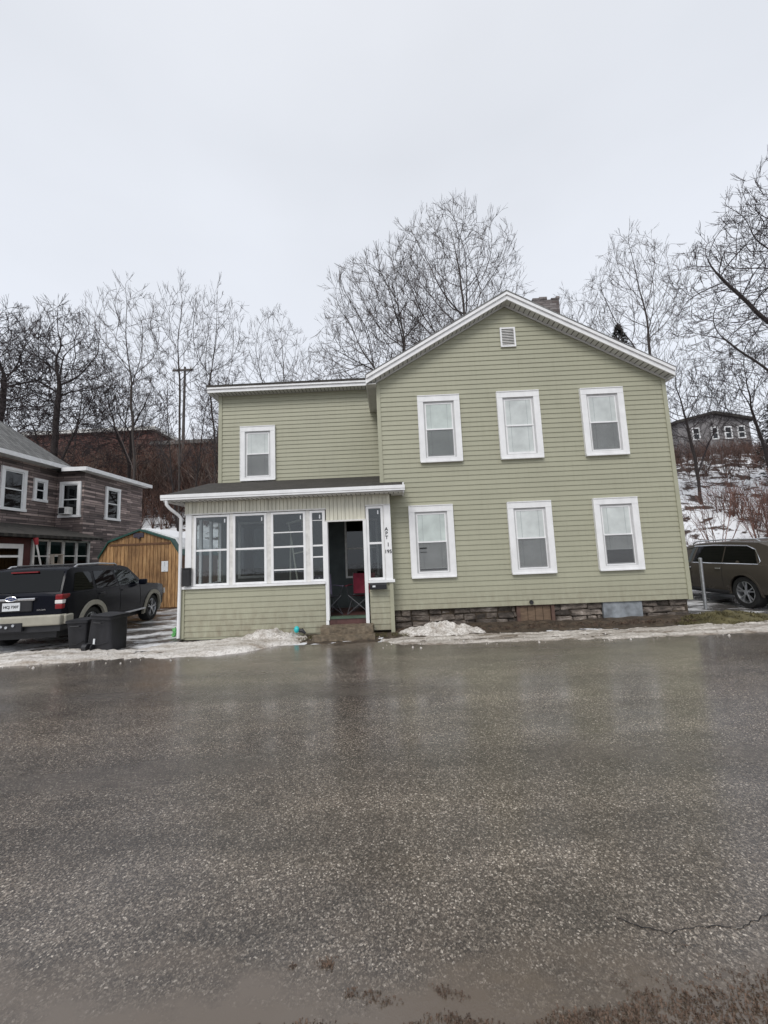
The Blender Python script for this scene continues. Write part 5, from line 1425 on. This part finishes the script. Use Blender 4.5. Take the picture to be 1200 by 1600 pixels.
# brush thickets (stuff)
def brush(name, label, area, n, h, m_, seed, thick=.013, den=(5,9)):
    # stems
    rnd = random.Random(seed); g = MB()
    for _ in range(n):
        x, y = area(rnd); z = H(x, y)-.05
        for s_ in range(rnd.randint(*den)):
            a = rnd.random()*6.28; hh = h*rnd.uniform(.5,1.15); sp = rnd.uniform(.05,.5)*hh
            p = Vector((x,y,z)); pts = [p.copy()]
            d = Vector((math.cos(a)*sp/hh, math.sin(a)*sp/hh, 1)).normalized()
            for k in range(4):
                d = (d+Vector((rnd.gauss(0,.13),rnd.gauss(0,.13),rnd.gauss(0,.06)-.02*k))).normalized(); p = p+d*hh/4; pts.append(p.copy())
            g.tube(pts, [thick*1.3,thick*1.1,thick,thick*.8,thick*.5], 3, cap=False)
            for q in range(rnd.randint(3,5)):
                i = rnd.randint(1,3); b0 = pts[i].lerp(pts[i+1], rnd.random()); dd = (d+Vector((rnd.gauss(0,.7),rnd.gauss(0,.7),rnd.gauss(0,.3)))).normalized()
                l = hh*rnd.uniform(.15,.4); m1 = b0+dd*l*.5; m2 = m1+(dd+Vector((rnd.gauss(0,.25),rnd.gauss(0,.25),.2))).normalized()*l*.5
                g.tube([b0,m1,m2], [thick*.7,thick*.6,thick*.4], 3, cap=False)
    return tag(g.build(name, m_), label, 'brush', kind='stuff')
brush('brush_thicket', 'tall reddish brown brush covering the upper bank below the brick buildings', lambda r: (r.uniform(-50,-8), r.uniform(31,45.3)), 700, 4.6, M_brush, 51, .016)
brush('brush_thicket', 'dark brown brush tangled over the lower bank behind the shed', lambda r: (r.uniform(-32,-7), r.uniform(26.0,36)), 480, 3.0, M_brushdk, 52, .014)
brush('brush_thicket', 'grey tan saplings and canes standing through the reddish upper bank brush', lambda r: (r.uniform(-46,-8), r.uniform(27,44)), 420, 5.2, M_cane, 56, .016, (3,5))
brush('brush_thicket', 'russet brush band across the slope below the hilltop house', lambda r: (r.uniform(19,58), r.uniform(30,47)), 520, 1.9, M_brushdk, 53, .012)
brush('brush_thicket', 'scattered low twigs poking out of the snowy slope on the right', lambda r: (r.uniform(12,34), r.uniform(16,33)), 330, .9, M_brushdk, 54, .006, (3,6))
brush('brush_thicket', 'dense red stems at the right edge of the snowy slope', lambda r: (r.uniform(17.8,24), r.uniform(16.5,22)), 90, 2.2, M_brush, 55, .009)

# ------------------------------------------------------------------ world, sun, camera
SUN_EL, SUN_AZ = 48, 200      # azimuth clockwise from +Y: behind the camera, slightly left
wd = bpy.data.worlds.new('World'); sc.world = wd; wd.use_nodes = True; nt = wd.node_tree; nt.nodes.clear()
out = nt.nodes.new('ShaderNodeOutputWorld'); bg = nt.nodes.new('ShaderNodeBackground'); bg.inputs[1].default_value = .1
sky = nt.nodes.new('ShaderNodeTexSky'); sky.sky_type = 'NISHITA'; sky.sun_disc = False; sky.sun_elevation = R(SUN_EL); sky.sun_rotation = R(SUN_AZ); sky.air_density = 1; sky.dust_density = 4
hs = nt.nodes.new('ShaderNodeHueSaturation'); hs.inputs['Saturation'].default_value = .2; nt.links.new(sky.outputs[0], hs.inputs['Color'])
tc = nt.nodes.new('ShaderNodeTexCoord'); spx = nt.nodes.new('ShaderNodeSeparateXYZ'); nt.links.new(tc.outputs['Generated'], spx.inputs[0])
cl = ramp(nt, spx.outputs[2], [(0.0,(8.0,8.35,9.0)),(.35,(7.8,8.2,9.0)),(.75,(7.0,7.3,7.9)),(1,(8.0,8.2,8.7))])
nn = noise_t(nt, coords(nt, (1,1,2.2), 'Generated'), 1.4, 4, .5)
cl2 = mix(nt, .5, cl, ramp(nt, nn, [(.3,.86),(.7,1.07)]), 'MULTIPLY')
fin = mix(nt, .93, hs.outputs[0], cl2)
nt.links.new(fin, bg.inputs[0]); nt.links.new(bg.outputs[0], out.inputs[0])
sl = bpy.data.lights.new('sun', 'SUN'); sl.energy = 1.5; sl.angle = R(25); sl.color = (1,.97,.93)
so_ = bpy.data.objects.new('sun', sl); COL.objects.link(so_)
az = R(SUN_AZ); el = R(SUN_EL); dv = Vector((math.sin(az)*math.cos(el), math.cos(az)*math.cos(el), math.sin(el)))
so_.rotation_euler = dv.to_track_quat('Z', 'Y').to_euler(); so_.location = dv*60

cam = bpy.data.cameras.new('camera'); cam.sensor_fit = 'HORIZONTAL'; cam.sensor_width = 36; cam.lens = 18.0; cam.clip_start = .05; cam.clip_end = 2000
co = bpy.data.objects.new('camera', cam); COL.objects.link(co)
rt = Vector((0.9989766376, 0.0183768635, -0.0413275718)); upv = Vector((0.0431110424, -0.1105329234, 0.9929370125)); fw = Vector((-0.0136790106, 0.993702553, 0.1112120540))
co.matrix_world = Matrix(((rt.x, upv.x, -fw.x, 0), (rt.y, upv.y, -fw.y, 0), (rt.z, upv.z, -fw.z, 1.6), (0,0,0,1)))
sc.camera = co
sc.view_settings.view_transform = 'Standard'; sc.view_settings.look = 'None'; sc.view_settings.exposure = 0.21; sc.view_settings.gamma = 1
